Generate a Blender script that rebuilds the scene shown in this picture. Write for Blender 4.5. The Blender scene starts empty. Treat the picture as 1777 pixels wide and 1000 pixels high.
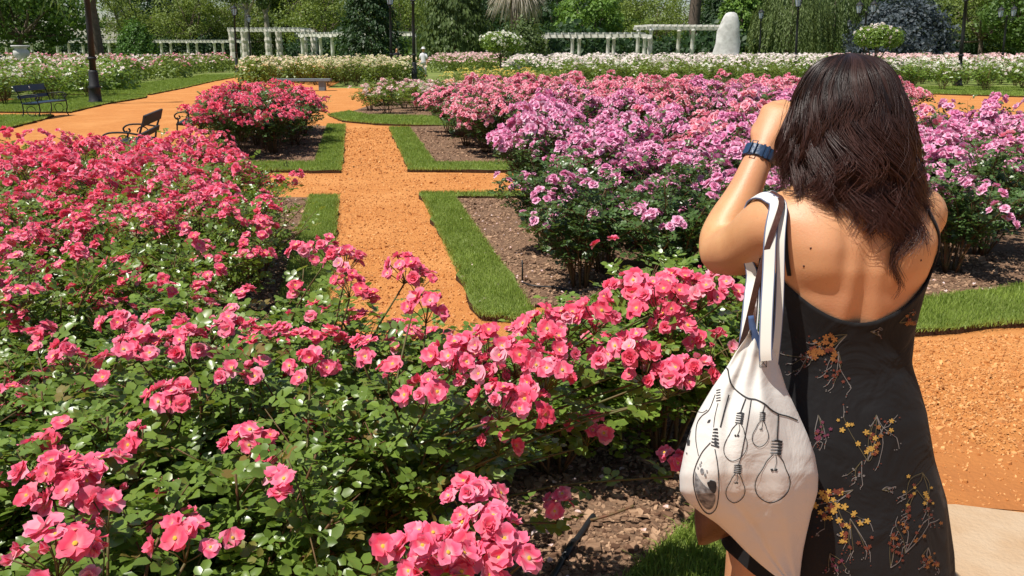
import bpy, bmesh, math, random
import numpy as np
from mathutils import Vector, Matrix
from mathutils.bvhtree import BVHTree

random.seed(11)
RNG = np.random.default_rng(11)
SC = bpy.context.scene
COL = SC.collection

# ------------------------------------------------------------------ camera
FPX, CAM_H = 1400.0, 1.62                 # focal length in photo pixels (1777 wide), eye height
PITCH = math.atan(415.0 / FPX)            # horizon lies at photo row 85
cam_data = bpy.data.cameras.new('camera')
cam_data.sensor_width = 36.0
cam_data.lens = 36.0 * FPX / 1777.0
cam_data.clip_start, cam_data.clip_end = 0.05, 3000
cam = bpy.data.objects.new('camera', cam_data)
cam.location = (0, 0, CAM_H)
cam.rotation_euler = (math.pi / 2 - PITCH, 0, 0)
COL.objects.link(cam)
SC.camera = cam

# ------------------------------------------------------------------ light
SUN_EL = math.radians(64)
SUN_AZ = math.atan2(-0.88, -0.47)         # towards the sun: left and a little behind the camera (x = sin, y = cos)
world = bpy.data.worlds.new('World')
SC.world = world
world.use_nodes = True
wn = world.node_tree
wn.nodes.clear()
wo = wn.nodes.new('ShaderNodeOutputWorld')
wb = wn.nodes.new('ShaderNodeBackground')
ws = wn.nodes.new('ShaderNodeTexSky')
ws.sky_type = 'NISHITA'
ws.sun_disc = False
ws.sun_elevation = SUN_EL
ws.sun_rotation = SUN_AZ
ws.air_density, ws.dust_density, ws.ozone_density = 1.0, 0.6, 1.0
wb.inputs['Strength'].default_value = 0.072
wn.links.new(ws.outputs[0], wb.inputs[0])
wn.links.new(wb.outputs[0], wo.inputs[0])
sun_data = bpy.data.lights.new('sun', 'SUN')
sun_data.energy = 4.95
sun_data.angle = math.radians(0.53)
sun_data.color = (1.0, 0.95, 0.87)
sun = bpy.data.objects.new('sun', sun_data)
to_sun = Vector((math.sin(SUN_AZ) * math.cos(SUN_EL), math.cos(SUN_AZ) * math.cos(SUN_EL), math.sin(SUN_EL)))
sun.rotation_euler = to_sun.to_track_quat('Z', 'Y').to_euler()
sun.location = to_sun * 40
COL.objects.link(sun)
SC.view_settings.view_transform = 'Standard'
SC.view_settings.look = 'None'
SC.view_settings.exposure = 0.30
SC.view_settings.gamma = 1.0
SC.render.engine = 'CYCLES'
SC.cycles.max_bounces = 6
SC.cycles.diffuse_bounces = 3
SC.cycles.glossy_bounces = 2
SC.cycles.transmission_bounces = 4
SC.cycles.transparent_max_bounces = 4
SC.cycles.caustics_reflective = False
SC.cycles.caustics_refractive = False
SC.cycles.use_denoising = True

# ------------------------------------------------------------------ pixel -> place
CP, SP = math.cos(PITCH), math.sin(PITCH)
def ray(u, v):
    x, y = (u - 888.5) / FPX, -(v - 500.0) / FPX
    return np.array((x, CP + y * SP, -SP + y * CP))
def gz(u, v, z=0.0):                      # point where the ray meets height z
    d = ray(u, v)
    return d * ((z - CAM_H) / d[2]) + np.array((0, 0, CAM_H))
def pt(u, v, Y):                          # point on the ray at forward distance Y
    d = ray(u, v)
    return d * (Y / d[1]) + np.array((0, 0, CAM_H))

# ------------------------------------------------------------------ mesh helpers
class MB:
    """collects vertices, triangles and quads, builds one mesh"""
    def __init__(self):
        self.v, self.t, self.q, self.tm, self.qm, self.c, self.n = [], [], [], [], [], [], 0
    def add(self, V, T=None, Q=None, mi=0, c=None):
        V = np.asarray(V, dtype=np.float32).reshape(-1, 3)
        if T is not None and len(T):
            T = np.asarray(T, dtype=np.int32).reshape(-1, 3) + self.n
            self.t.append(T); self.tm.append(np.full(len(T), mi, np.int32))
        if Q is not None and len(Q):
            Q = np.asarray(Q, dtype=np.int32).reshape(-1, 4) + self.n
            self.q.append(Q); self.qm.append(np.full(len(Q), mi, np.int32))
        if c is None:
            c = np.zeros((len(V), 2), np.float32)
        self.v.append(V); self.c.append(np.asarray(c, np.float32).reshape(-1, 2)); self.n += len(V)
        return self
    def mesh(self, name, mats, smooth=True, off=None):
        V = np.concatenate(self.v)
        if off is not None:
            V = V - np.asarray(off, np.float32)
        T = np.concatenate(self.t) if self.t else np.zeros((0, 3), np.int32)
        Q = np.concatenate(self.q) if self.q else np.zeros((0, 4), np.int32)
        mi = np.concatenate(self.tm + self.qm)
        me = bpy.data.meshes.new(name)
        me.vertices.add(len(V)); me.vertices.foreach_set('co', V.ravel())
        L = np.concatenate([T.ravel(), Q.ravel()])
        me.loops.add(len(L)); me.loops.foreach_set('vertex_index', L)
        nt, nq = len(T), len(Q)
        me.polygons.add(nt + nq)
        me.polygons.foreach_set('loop_start', np.concatenate([np.arange(nt) * 3, nt * 3 + np.arange(nq) * 4]).astype(np.int32))
        me.polygons.foreach_set('loop_total', np.concatenate([np.full(nt, 3), np.full(nq, 4)]).astype(np.int32))
        me.polygons.foreach_set('material_index', mi)
        me.polygons.foreach_set('use_smooth', np.full(nt + nq, smooth))
        C = np.concatenate(self.c)
        a = me.attributes.new('col', 'FLOAT_COLOR', 'POINT')
        a.data.foreach_set('color', np.column_stack([C, np.zeros(len(C)), np.ones(len(C))]).astype(np.float32).ravel())
        for m in (mats if isinstance(mats, (list, tuple)) else [mats]):
            me.materials.append(m)
        me.update(calc_edges=True)
        return me

def grid_quads(n, m, closed=True):
    """faces of n rings with m points each"""
    i = np.arange(n - 1)[:, None]; j = np.arange(m if closed else m - 1)[None, :]
    k = (j + 1) % m
    return np.stack([i * m + j, i * m + k, (i + 1) * m + k, (i + 1) * m + j], -1).reshape(-1, 4)

def add_loft(mb, rings, mi=0, cap=True, c=None):
    rings = np.asarray(rings, float); n, m = rings.shape[:2]
    V = rings.reshape(-1, 3); Q = grid_quads(n, m); T = []
    if cap:
        V = np.vstack([V, rings[0].mean(0), rings[-1].mean(0)])
        a, b = n * m, n * m + 1
        for j in range(m):
            k = (j + 1) % m
            T += [(a, k, j), (b, (n - 1) * m + j, (n - 1) * m + k)]
    cc = None
    if c is not None:
        cc = np.repeat(np.asarray(c, float)[:, None, :], m, 1).reshape(-1, 2)
        if cap: cc = np.vstack([cc, cc[0], cc[-1]])
    mb.add(V, T, Q, mi, cc)
    return mb

def frames(P):
    P = np.asarray(P, float)
    D = np.gradient(P, axis=0); D /= np.linalg.norm(D, axis=1)[:, None] + 1e-12
    ref = np.array((0, 0, 1.0)) if abs(D[0][2]) < .9 else np.array((1.0, 0, 0))
    A = np.zeros_like(P); a = np.cross(D[0], ref); a /= np.linalg.norm(a)
    for i in range(len(P)):
        a = a - D[i] * a.dot(D[i]); a /= np.linalg.norm(a) + 1e-12; A[i] = a
    return D, A, np.cross(D, A)

def add_tube(mb, P, R, sides=8, mi=0, cap=True, flat=1.0, c=None):
    P = np.asarray(P, float); R = np.broadcast_to(np.asarray(R, float), (len(P),))
    D, A, B = frames(P)
    th = np.linspace(0, 2 * math.pi, sides, endpoint=False)
    rings = P[:, None] + R[:, None, None] * (np.cos(th)[None, :, None] * A[:, None] + flat * np.sin(th)[None, :, None] * B[:, None])
    return add_loft(mb, rings, mi, cap, c)

def add_box(mb, lo, hi, mi=0, rz=0.0, piv=None):
    x0, y0, z0 = lo; x1, y1, z1 = hi
    V = np.array([(x, y, z) for z in (z0, z1) for y in (y0, y1) for x in (x0, x1)], float)
    if rz:
        p = np.array(piv if piv is not None else ((x0 + x1) / 2, (y0 + y1) / 2, 0)); cs, sn = math.cos(rz), math.sin(rz)
        W = V - p; V = np.column_stack([W[:, 0] * cs - W[:, 1] * sn, W[:, 0] * sn + W[:, 1] * cs, W[:, 2]]) + p
    mb.add(V, None, [(0, 2, 3, 1), (4, 5, 7, 6), (0, 1, 5, 4), (2, 6, 7, 3), (0, 4, 6, 2), (1, 3, 7, 5)], mi)
    return mb

def add_lathe(mb, prof, o=(0, 0, 0), sides=16, mi=0, sq=None):
    th = np.linspace(0, 2 * math.pi, sides, endpoint=False)
    rings = [[(o[0] + r * math.cos(t), o[1] + r * math.sin(t), o[2] + z) for t in th] for r, z in prof]
    return add_loft(mb, rings, mi, True)

def spline(pts, n):
    """Catmull-Rom through pts, n samples"""
    P = np.asarray(pts, float); P = np.vstack([2 * P[0] - P[1], P, 2 * P[-1] - P[-2]])
    m = len(P) - 3; out = []
    for x in np.linspace(0, m - 1e-9, n):
        i = int(x); t = x - i; a, b, c_, d = P[i:i + 4]
        out.append(.5 * (2 * b + (c_ - a) * t + (2 * a - 5 * b + 4 * c_ - d) * t * t + (3 * b - a - 3 * c_ + d) * t ** 3))
    return np.array(out)

def obj(name, me, parent=None, loc=None, rot=None, scale=None, label=None, cat=None, group=None, kind=None):
    o = bpy.data.objects.new(name, me); COL.objects.link(o)
    if parent is not None: o.parent = parent
    if loc is not None: o.location = [float(x) for x in loc]
    if rot is not None: o.rotation_euler = rot
    if scale is not None: o.scale = scale if isinstance(scale, (tuple, list)) else (scale,) * 3
    if label: o['label'] = label
    if cat: o['category'] = cat
    if group: o['group'] = group
    if kind: o['kind'] = kind
    return o

def copy_tree(o, parent=None):
    c = o.copy(); COL.objects.link(c); c.parent = parent
    for ch in list(o.children): copy_tree(ch, c)
    return c

def inside(poly, X, Y):
    poly = np.asarray(poly, float); r = np.zeros(len(X), bool); j = len(poly) - 1
    for i in range(len(poly)):
        xi, yi = poly[i]; xj, yj = poly[j]
        hit = ((yi > Y) != (yj > Y)) & (X < (xj - xi) * (Y - yi) / (yj - yi + 1e-12) + xi)
        r ^= hit; j = i
    return r

def scatter(poly, n, rng=RNG):
    poly = np.asarray(poly, float); lo, hi = poly.min(0), poly.max(0); out = []
    got = 0
    while got < n:
        Q = rng.uniform(lo, hi, (n * 2, 2)); Q = Q[inside(poly, Q[:, 0], Q[:, 1])]
        out.append(Q); got += len(Q)
        if not len(Q): break
    return np.concatenate(out)[:n]

# ------------------------------------------------------------------ materials
class NT:
    def __init__(self, name):
        self.m = bpy.data.materials.new(name); self.m.use_nodes = True
        self.t = self.m.node_tree; self.t.nodes.clear()
        self.out = self.n('ShaderNodeOutputMaterial')
    def n(self, k, **kw):
        x = self.t.nodes.new(k)
        for a, b in kw.items(): setattr(x, a, b)
        return x
    def l(self, a, b): self.t.links.new(a, b)
    def setin(self, nd, key, val):
        if isinstance(val, bpy.types.NodeSocket): self.l(val, nd.inputs[key])
        else: nd.inputs[key].default_value = val
    def mix(self, f, a, b, blend='MIX'):
        x = self.n('ShaderNodeMix', data_type='RGBA', blend_type=blend)
        for k, val in ((0, f), (6, a), (7, b)):
            if not isinstance(val, bpy.types.NodeSocket) and k > 0 and len(val) == 3: val = (*val, 1)
            self.setin(x, k, val)
        return x.outputs[2]
    def noise(self, scale, detail=3, rough=.55, co=None, dist=0.0):
        x = self.n('ShaderNodeTexNoise'); x.inputs['Scale'].default_value = scale; x.inputs['Detail'].default_value = detail
        x.inputs['Roughness'].default_value = rough; x.inputs['Distortion'].default_value = dist
        self.l(co if co is not None else self.obj_co(), x.inputs['Vector']); return x.outputs['Fac']
    def obj_co(self):
        if not hasattr(self, '_tc'): self._tc = self.n('ShaderNodeTexCoord')
        return self._tc.outputs['Object']
    def ramp(self, f, lo, hi):
        x = self.n('ShaderNodeMapRange'); x.inputs[1].default_value = lo; x.inputs[2].default_value = hi
        self.l(f, x.inputs[0]); return x.outputs[0]
    def attr(self):
        a = self.n('ShaderNodeAttribute', attribute_name='col'); s = self.n('ShaderNodeSeparateColor')
        self.l(a.outputs['Color'], s.inputs[0]); return s.outputs[0], s.outputs[1]
    def rnd(self):
        return self.n('ShaderNodeObjectInfo').outputs['Random']
    def bump(self, f, strength=.3, dist=.01):
        x = self.n('ShaderNodeBump'); x.inputs['Strength'].default_value = strength; x.inputs['Distance'].default_value = dist
        self.l(f, x.inputs['Height']); return x.outputs['Normal']
    def pri(self, color, rough=.6, spec=.5, normal=None, metal=0.0, sub=None, coat=0.0, sheen=0.0):
        b = self.n('ShaderNodeBsdfPrincipled')
        if not isinstance(color, bpy.types.NodeSocket): color = (*color[:3], 1)
        self.setin(b, 'Base Color', color); self.setin(b, 'Roughness', rough); self.setin(b, 'Metallic', metal)
        self.setin(b, 'Specular IOR Level', spec)
        if normal is not None: self.l(normal, b.inputs['Normal'])
        if coat: b.inputs['Coat Weight'].default_value = coat
        if sheen: b.inputs['Sheen Weight'].default_value = sheen
        if sub:
            b.inputs['Subsurface Weight'].default_value = sub[0]; b.inputs['Subsurface Radius'].default_value = sub[1]; b.inputs['Subsurface Scale'].default_value = sub[2]
        return b.outputs[0]
    def transl(self, shader, color, f=.3):
        t = self.n('ShaderNodeBsdfTranslucent')
        if not isinstance(color, bpy.types.NodeSocket): color = (*color[:3], 1)
        self.setin(t, 'Color', color)
        x = self.n('ShaderNodeMixShader'); x.inputs[0].default_value = f
        self.l(shader, x.inputs[1]); self.l(t.outputs[0], x.inputs[2]); return x.outputs[0]
    def done(self, sh):
        self.l(sh, self.out.inputs[0]); return self.m

def plain(name, c1, c2=None, scale=8, rough=.6, spec=.4, bump=0.0, metal=0.0, detail=4, bscale=None):
    N = NT(name); c2 = c2 or tuple(x * .7 for x in c1)
    f = N.ramp(N.noise(scale, detail), .3, .7)
    nb = N.bump(N.noise(bscale or scale * 3, 4), bump, .02) if bump else None
    return N.done(N.pri(N.mix(f, c1, c2), rough, spec, nb, metal))

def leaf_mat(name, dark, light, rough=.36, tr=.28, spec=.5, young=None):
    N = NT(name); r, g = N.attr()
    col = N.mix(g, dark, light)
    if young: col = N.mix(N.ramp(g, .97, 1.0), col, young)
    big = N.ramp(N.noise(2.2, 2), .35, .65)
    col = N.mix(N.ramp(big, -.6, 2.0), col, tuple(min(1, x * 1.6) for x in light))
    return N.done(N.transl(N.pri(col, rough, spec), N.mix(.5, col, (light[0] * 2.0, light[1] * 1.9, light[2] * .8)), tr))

def rose_mat(name, base, mid, tip, var=.35, tr=.3, dp=(.92, .62, .85)):
    N = NT(name); r, g = N.attr()
    c = N.mix(N.ramp(r, .05, .5), base, mid)
    c = N.mix(N.ramp(r, .45, 1.0), c, tip)
    lite = tuple(min(.92, x * .55 + .42) for x in tip)
    deep = tuple(x * y for x, y in zip(mid, dp))
    c = N.mix(N.ramp(g, .52, 1.3), c, lite)
    c = N.mix(N.ramp(N.rnd(), .40, 1.0 + 1.0 * (1 - var)), c, deep)
    return N.done(N.transl(N.pri(c, .55, .3, sheen=.1), c, tr))
def unit(A): return np.asarray(A, float) / (np.linalg.norm(A, axis=-1, keepdims=True) + 1e-9)
# ================================================================== ground
M_gravel = None
def _gravel():
    N = NT('crushed_brick_gravel')
    f1 = N.noise(140, 5, .7); f2 = N.noise(9, 4); f3 = N.noise(1.1, 3)
    c = N.mix(N.ramp(f1, .3, .72), (.43, .15, .036), (.68, .31, .10))
    c = N.mix(N.ramp(f2, .40, .9), c, (.40, .145, .04))
    c = N.mix(N.ramp(f3, .45, .8), c, (.62, .285, .095))
    vo = N.n('ShaderNodeTexVoronoi'); vo.inputs['Scale'].default_value = 95; N.l(N.obj_co(), vo.inputs['Vector'])
    h = N.mix(.5, f1, vo.outputs['Distance'])
    return N.done(N.pri(c, .95, .15, N.bump(h, .9, .012)))
M_gravel = _gravel()
M_chip = NT('gravel_chip'); _r, _g = M_chip.attr()
M_chip = M_chip.done(M_chip.pri(M_chip.mix(_g, (.44, .16, .04), (.74, .40, .16)), .9, .2))
M_soil = plain('bed_soil', (.13, .075, .048), (.24, .15, .095), 30, .95, .15, .8, bscale=70)
M_bark = NT('bark_chip'); _r, _g = M_bark.attr()
M_bark = M_bark.done(M_bark.pri(M_bark.mix(_g, (.11, .055, .032), (.46, .29, .18)), .85, .25))
M_edge = plain('turf_edge_soil', (.10, .055, .03), (.05, .028, .016), 25, .95, .1, .8)
M_turf = plain('turf', (.10, .15, .025), (.16, .19, .045), 40, .9, .2, .6, bscale=160)
M_blade = leaf_mat('grass_blade', (.075, .135, .016), (.24, .31, .06), .5, .3, .35)
M_lawnfar = plain('far_lawn', (.13, .19, .04), (.20, .22, .07), .25, .95, .1)
M_slab = plain('worn_concrete', (.50, .38, .26), (.42, .27, .15), 3.5, .9, .25, .35, bscale=60)

def sheet(name, poly, z, m, **kw):
    bm = bmesh.new(); vs = [bm.verts.new((x, y, z)) for x, y in poly]
    f = bm.faces.new(vs); f.normal_update()
    if f.normal.z < 0: f.normal_flip()
    bmesh.ops.triangulate(bm, faces=bm.faces[:]); me = bpy.data.meshes.new(name); bm.to_mesh(me); bm.free()
    me.materials.append(m); return obj(name, me, **kw)

def slab(name, poly, z0, z1, mtop, mside, kind='structure', jag=.0, label=None, cat=None):
    """flat piece with upright edges, its outline cut into short wavy runs"""
    P = np.asarray(poly, float); out = []
    for i in range(len(P)):
        a, b = P[i], P[(i + 1) % len(P)]; k = max(1, int(np.linalg.norm(b - a) / .22))
        for t in range(k): out.append(a + (b - a) * t / k + RNG.normal(0, jag, 2))
    bm = bmesh.new(); top = [bm.verts.new((x, y, z1 + RNG.normal(0, .004))) for x, y in out]; bot = [bm.verts.new((x, y, z0)) for x, y in out]
    f = bm.faces.new(top); f.normal_update()
    flip = f.normal.z < 0
    if flip: f.normal_flip()
    n = len(out); sides = []
    for i in range(n):
        j = (i + 1) % n
        s = bm.faces.new((top[j], top[i], bot[i], bot[j]) if not flip else (top[i], top[j], bot[j], bot[i])); s.material_index = 1
    bmesh.ops.triangulate(bm, faces=[f]); me = bpy.data.meshes.new(name); bm.to_mesh(me); bm.free()
    me.materials.append(mtop); me.materials.append(mside)
    return obj(name, me, kind=kind, label=label, cat=cat)

sheet('ground', [(-900, -60), (900, -60), (900, 2400), (-900, 2400)], -.02, M_lawnfar, kind='structure')
sheet('gravel_path', [(-30, -6), (40, -6), (40, 33), (12, 34.5), (-2, 34.5), (-8, 36), (-9.5, 48), (-12, 70), (-22, 70), (-17.3, 54), (-14.2, 36), (-13, 28.5), (-24, 27), (-30, 20)], 0.0, M_gravel, kind='structure')

def sx(s, Y): return s - .19 * Y          # garden axis: the narrow path leans left as it runs away
def srect(s0, s1, y0, y1): return [(sx(s0, y0), y0), (sx(s1, y0), y0), (sx(s1, y1), y1), (sx(s0, y1), y1)]

GRASS_MB = MB()
def blades(poly, n, h=.035, w=.0035, z=.045, mb=None, rng=RNG, lean=.6):
    P = scatter(poly, n, rng); n = len(P)
    hh = h * rng.uniform(.6, 1.35, n); ww = w * rng.uniform(.7, 1.3, n)
    a = rng.uniform(0, 2 * math.pi, n); ln = rng.uniform(.1, lean, n)
    d = np.column_stack([np.cos(a), np.sin(a), np.zeros(n)]); b = rng.uniform(0, 2 * math.pi, n)
    s = np.column_stack([np.cos(b), np.sin(b), np.zeros(n)])
    B = np.column_stack([P, np.full(n, z - .004)]); up = np.array((0, 0, 1.0))
    m = B + up * (hh * .55)[:, None] + d * (hh * ln * .35)[:, None]
    t = B + up * (hh * (1 - .35 * ln))[:, None] + d * (hh * ln)[:, None]
    V = np.stack([B - s * ww[:, None] / 2, B + s * ww[:, None] / 2, m - s * ww[:, None] * .42, m + s * ww[:, None] * .42, t], 1).reshape(-1, 3)
    i = np.arange(n)[:, None] * 5
    T = (i + np.array([[0, 1, 3, 0, 3, 2, 2, 3, 4]])).reshape(-1, 3)
    g = np.repeat(np.clip(rng.normal(.45, .28, n), 0, 1), 5)
    (mb or GRASS_MB).add(V, T, None, 0, np.column_stack([np.tile([0, 0, .5, .5, 1], n), g]))

LAWN = {}
def lawn(key, poly, dens=2500, h=.032, w=.0038, zt=.045):
    slab('lawn', poly, -.01, zt, M_turf, M_edge, jag=.024)
    A = np.asarray(poly); area = abs(np.sum(A[:, 0] * np.roll(A[:, 1], -1) - A[:, 1] * np.roll(A[:, 0], -1))) / 2
    blades(poly, int(area * dens), h, w, zt)
    # blades that hang over the cut edge
    for i in range(len(A)):
        a, b = A[i], A[(i + 1) % len(A)]; L = np.linalg.norm(b - a); e = (b - a) / (L + 1e-9); nn = np.array((e[1], -e[0])) * .02
        n = int(L * math.sqrt(dens) * 3.2)
        if n > 3: blades([a - nn, b - nn, b + nn, a + nn], n, h * 1.05, w, zt - .006, lean=1.5)

# narrow path between the beds: turf strips on both sides, cut by the cross path
lawn('R1', srect(.70, 1.05, 4.75, 9.2), 9000)
lawn('L1', srect(-.56, -.25, 3.7, 9.0), 9000)
lawn('C1far', srect(1.055, 12, 8.95, 9.2), 2500, .04, .006)
lawn('C1near', [(.70 - .19 * 4.7, 4.735), (.9, 4.42), (2.4, 4.45), (3.6, 4.72), (4.6, 5.2), (5.6, 6.1), (5.2, 6.5), (4.2, 5.72), (3.3, 5.28), (2.4, 5.0), (1.0, 5.0), (.6, 5.02), (1.05 - .19 * 4.75, 4.735)], 9000, .036)
lawn('C1right', [(5.3, 6.5), (5.7, 6.15), (7.6, 9.1), (7.2, 9.1)], 4000)
lawn('B_right', srect(-.62, -.25, 10.95, 17.9), 3000, .04, .006)
lawn('B_front', srect(-4.5, -.625, 10.95, 11.8), 2500, .04, .006)
lawn('C2_left', srect(.70, 1.1, 11.0, 17.2), 3000, .04, .006)
lawn('C2_front', srect(1.105, 9, 11.0, 11.75), 2500, .04, .006)
lawn('D', [(-4.6, 20.6), (-3.9, 18.9), (-3.0, 18.1), (-1.6, 17.7), (0, 17.9), (0, 20.2), (-2, 20.1), (-3.6, 20.5), (-4.3, 21.7)], 1500, .05, .009)
lawn('near', [(.22, 2.0), (.74, 2.6), (1.0, 2.75), (1.05, 3.4), (1.35, 3.4), (1.3, 2.65), (1.05, 2.35), (.85, 1.9), (.6, 1.7)], 13000, .05, .0042, .03)
# far side of the wide path on the left, and beyond the rose field on the right
lawn('FL1', [(-10.45, 16.6), (-11.0, 19.2), (-11.4, 20.4), (-13.0, 20.4), (-16, 21), (-17, 16)], 1200, .05, .01)
lawn('FL2', [(-11.6, 21.6), (-12.3, 25.0), (-12.55, 28.3), (-13.0, 29.5), (-16.5, 29), (-15, 22), (-13, 21.6)], 1000, .05, .012)
lawn('FL3', [(-13.2, 30.2), (-14.0, 35.5), (-15.4, 43), (-16.8, 53), (-19.5, 53), (-17, 36), (-16.5, 30.2)], 500, .06, .016)
lawn('FR', [(12.5, 33.2), (15.5, 30.6), (17.7, 28.8), (24, 27.5), (30, 28), (30, 34), (20, 36), (13, 36)], 500, .06, .016)
lawn('FR2', [(13.2, 21.2), (14.2, 22.6), (18, 22.0), (22, 20), (20, 17), (13.5, 19)], 500, .06, .016)
obj('grass', GRASS_MB.mesh('grass', M_blade), label='short green grass blades of the cut turf strips', cat='grass', kind='stuff')

# flower beds: soil, then bark chips where they can be seen
BEDS = dict(near=[(-3.4, .3), (-.4, .3), (.0, 1.2), (.215, 2.0), (.735, 2.605), (.99, 2.76), (1.04, 3.4), (.3, 3.45), (-1.4, 3.5), (-3.4, 3.5)],
            left=[(sx(-.565, 3.7), 3.7), (sx(-.565, 9.0), 9.0), (-6.0, 9.1), (-5.5, 6), (-5.0, 3.7)],
            C1=[(sx(1.055, 5.02), 5.02), (1.0, 5.01), (2.4, 5.01), (3.3, 5.29), (4.2, 5.73), (5.2, 6.51), (7.2, 9.1), (7.1, 8.94), (sx(1.055, 8.94), 8.94)],
            C2=[(sx(1.105, 11.76), 11.76), (6.2, 11.76), (9.6, 19), (sx(1.105, 17.8), 17.6)],
            B=[(sx(-.625, 11.81), 11.81), (sx(-.625, 17.8), 17.8), (-5.75, 17.8), (-5.05, 11.81)],
            D=[(-4.3, 21.8), (-3.5, 20.6), (-2, 20.2), (3, 20.3), (3, 29), (-4, 29)])
for k, P in BEDS.items():
    slab('flower_bed', P, -.01, .02, M_soil, M_edge, jag=.0)

def chips(mb, poly, n, size, z, flat=.35, rng=RNG, sink=.3):
    P = scatter(poly, n, rng); n = len(P)
    s = size * np.exp(rng.normal(0, .4, n)); a = rng.uniform(0, 2 * math.pi, n)
    base = np.array([(1, -.1, 0), (.35, .62, 0), (-.55, .5, 0), (-.95, -.12, 0), (-.3, -.6, 0), (.55, -.5, 0)])
    k = len(base); J = base[None] * rng.uniform(.65, 1.25, (n, k, 1)) * s[:, None, None]
    h = (s * flat * rng.uniform(.4, 1.2, n))
    lo = J * 1.0; hi = J * .82
    lo[..., 2] = -h[:, None] * sink; hi[..., 2] = h[:, None] * (1 + rng.normal(0, .25, (n, k)))
    V = np.concatenate([lo, hi], 1)
    tilt = rng.normal(0, .3, n); V[..., 2] += V[..., 0] * np.tan(tilt)[:, None]
    c, q = np.cos(a)[:, None], np.sin(a)[:, None]
    X = V[..., 0] * c - V[..., 1] * q + P[:, :1]; Y = V[..., 0] * q + V[..., 1] * c + P[:, 1:]
    V = np.stack([X, Y, V[..., 2] + z], -1).reshape(-1, 3)
    i = np.arange(n)[:, None] * 12
    top = np.array([[6, 7, 8, 6, 8, 9, 6, 9, 10, 6, 10, 11]])
    side = np.array([[x for j in range(6) for x in (j, (j + 1) % 6, 6 + (j + 1) % 6, 6 + j)]])
    g = np.repeat(np.clip(rng.beta(1.4, 1.8, n), 0, 1), 12)
    mb.add(V, (i + top).reshape(-1, 3), (i + side).reshape(-1, 4), 0, np.column_stack([g * 0, g]))

mb = MB()
chips(mb, [(-.3, 1.3), (.0, 1.3), (.21, 2.0), (.74, 2.6), (.98, 2.77), (1.0, 3.3), (.2, 3.3), (-.2, 2.2)], 5200, .0115, .022, .3)
chips(mb, srect(1.06, 1.95, 5.0, 8.9), 5200, .012, .022, .3)
chips(mb, [(.3, 5.02), (2.4, 5.02), (3.3, 5.3), (5.1, 6.5), (5.0, 7.0), (3, 5.9), (.4, 5.7)], 4200, .012, .022, .3)
chips(mb, srect(-1.2, -.57, 3.7, 8.9), 2600, .012, .022, .3)
chips(mb, srect(-1.8, -.63, 11.85, 17.6), 2200, .018, .022, .3)
chips(mb, srect(1.12, 2.3, 11.8, 17.4), 2600, .018, .022, .3)
chips(mb, [(-4.0, 20.9), (2.4, 20.5), (2.4, 23), (-4.2, 23)], 1200, .025, .022, .3)
obj('bark_mulch', mb.mesh('bark_mulch', M_bark, smooth=False), label='brown bark chips covering the soil of the rose beds', cat='mulch', kind='stuff')
mb = MB()
chips(mb, [(1.0, 2.65), (2.4, 2.6), (4.2, 4.0), (4.4, 5.0), (3.4, 4.6), (2.4, 4.4), (.9, 4.4)], 5500, .0055, .004, .6)
chips(mb, [(1.0, 2.95), (3.4, 3.05), (4.2, 4.0), (.9, 3.8)], 4500, .006, .004, .6)
chips(mb, [(1.0, 3.2), (3.6, 3.35), (4.4, 5.0), (3.4, 4.6), (2.4, 4.4), (.9, 4.4)], 9000, .0070, .0, .6)
chips(mb, srect(-.24, .69, 3.6, 9.2), 6500, .0075, .0, .6)
chips(mb, srect(-1.6, 2, 9.25, 10.9), 2600, .010, .0, .6)
chips(mb, srect(-.24, .69, 10.9, 17.5), 2600, .012, .0, .6)
obj('gravel', mb.mesh('gravel', M_chip, smooth=False), label='loose orange crushed brick chips lying on the paths', cat='gravel', kind='stuff')
_rd = np.random.default_rng(4); _pl = [(1.15, 2.63), (1.65, 2.625), (2.7, 2.46), (3.6, 2.9), (4.2, 3.6)] + [(x + _rd.normal(0, .03), 3.2 + .13 * math.sin(x * 5) + .07 * math.sin(x * 17) + .08 * (x - 2) + _rd.normal(0, .045)) for x in np.linspace(3.9, 1.1, 60)]
M_dirt = plain('bare_orange_dirt', (.44, .17, .05), (.34, .125, .04), 2.2, .95, .15, .5, bscale=45)
sheet('bare_dirt', _pl, .004, M_dirt, kind='structure')
slab('concrete_slab', [(1.1, 2.62), (1.62, 2.615), (2.6, 2.44), (2.9, 1.2), (1.1, 1.2)], -.01, .012, M_slab, M_slab, jag=.006)
# ================================================================== roses
M_leaf = leaf_mat('rose_leaf', (.030, .070, .011), (.165, .245, .040), .32, .32, .6, (.20, .075, .035))
M_leaf2 = leaf_mat('lilac_rose_leaf', (.022, .058, .018), (.085, .145, .040), .34, .25, .6)
M_leafy = leaf_mat('pale_rose_leaf', (.045, .085, .014), (.15, .20, .035), .42, .3, .4)
M_cane = plain('rose_cane', (.10, .085, .03), (.16, .06, .03), 30, .6, .3)
M_stamen = plain('stamens', (.75, .45, .06), (.6, .3, .03), 60, .8, .2)
M_coral = rose_mat('coral_petal', (.90, .60, .58), (.90, .070, .175), (.92, .23, .37), .46, .3, (.97, .55, .5))
M_lilac = rose_mat('lilac_petal', (.84, .36, .48), (.815, .24, .475), (.90, .53, .70), .3)
M_salmon = rose_mat('salmon_petal', (.88, .40, .38), (.88, .22, .33), (.91, .52, .58), .3)
M_white = rose_mat('white_petal', (.80, .74, .45), (.86, .84, .70), (.88, .87, .80), .1)
M_cream = rose_mat('cream_petal', (.82, .66, .28), (.86, .78, .46), (.88, .84, .62), .1)
M_yellow = rose_mat('yellow_petal', (.85, .62, .05), (.88, .72, .10), (.88, .78, .25), .1)
M_red = rose_mat('red_petal', (.5, .02, .02), (.62, .03, .025), (.70, .06, .04), .3)
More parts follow.
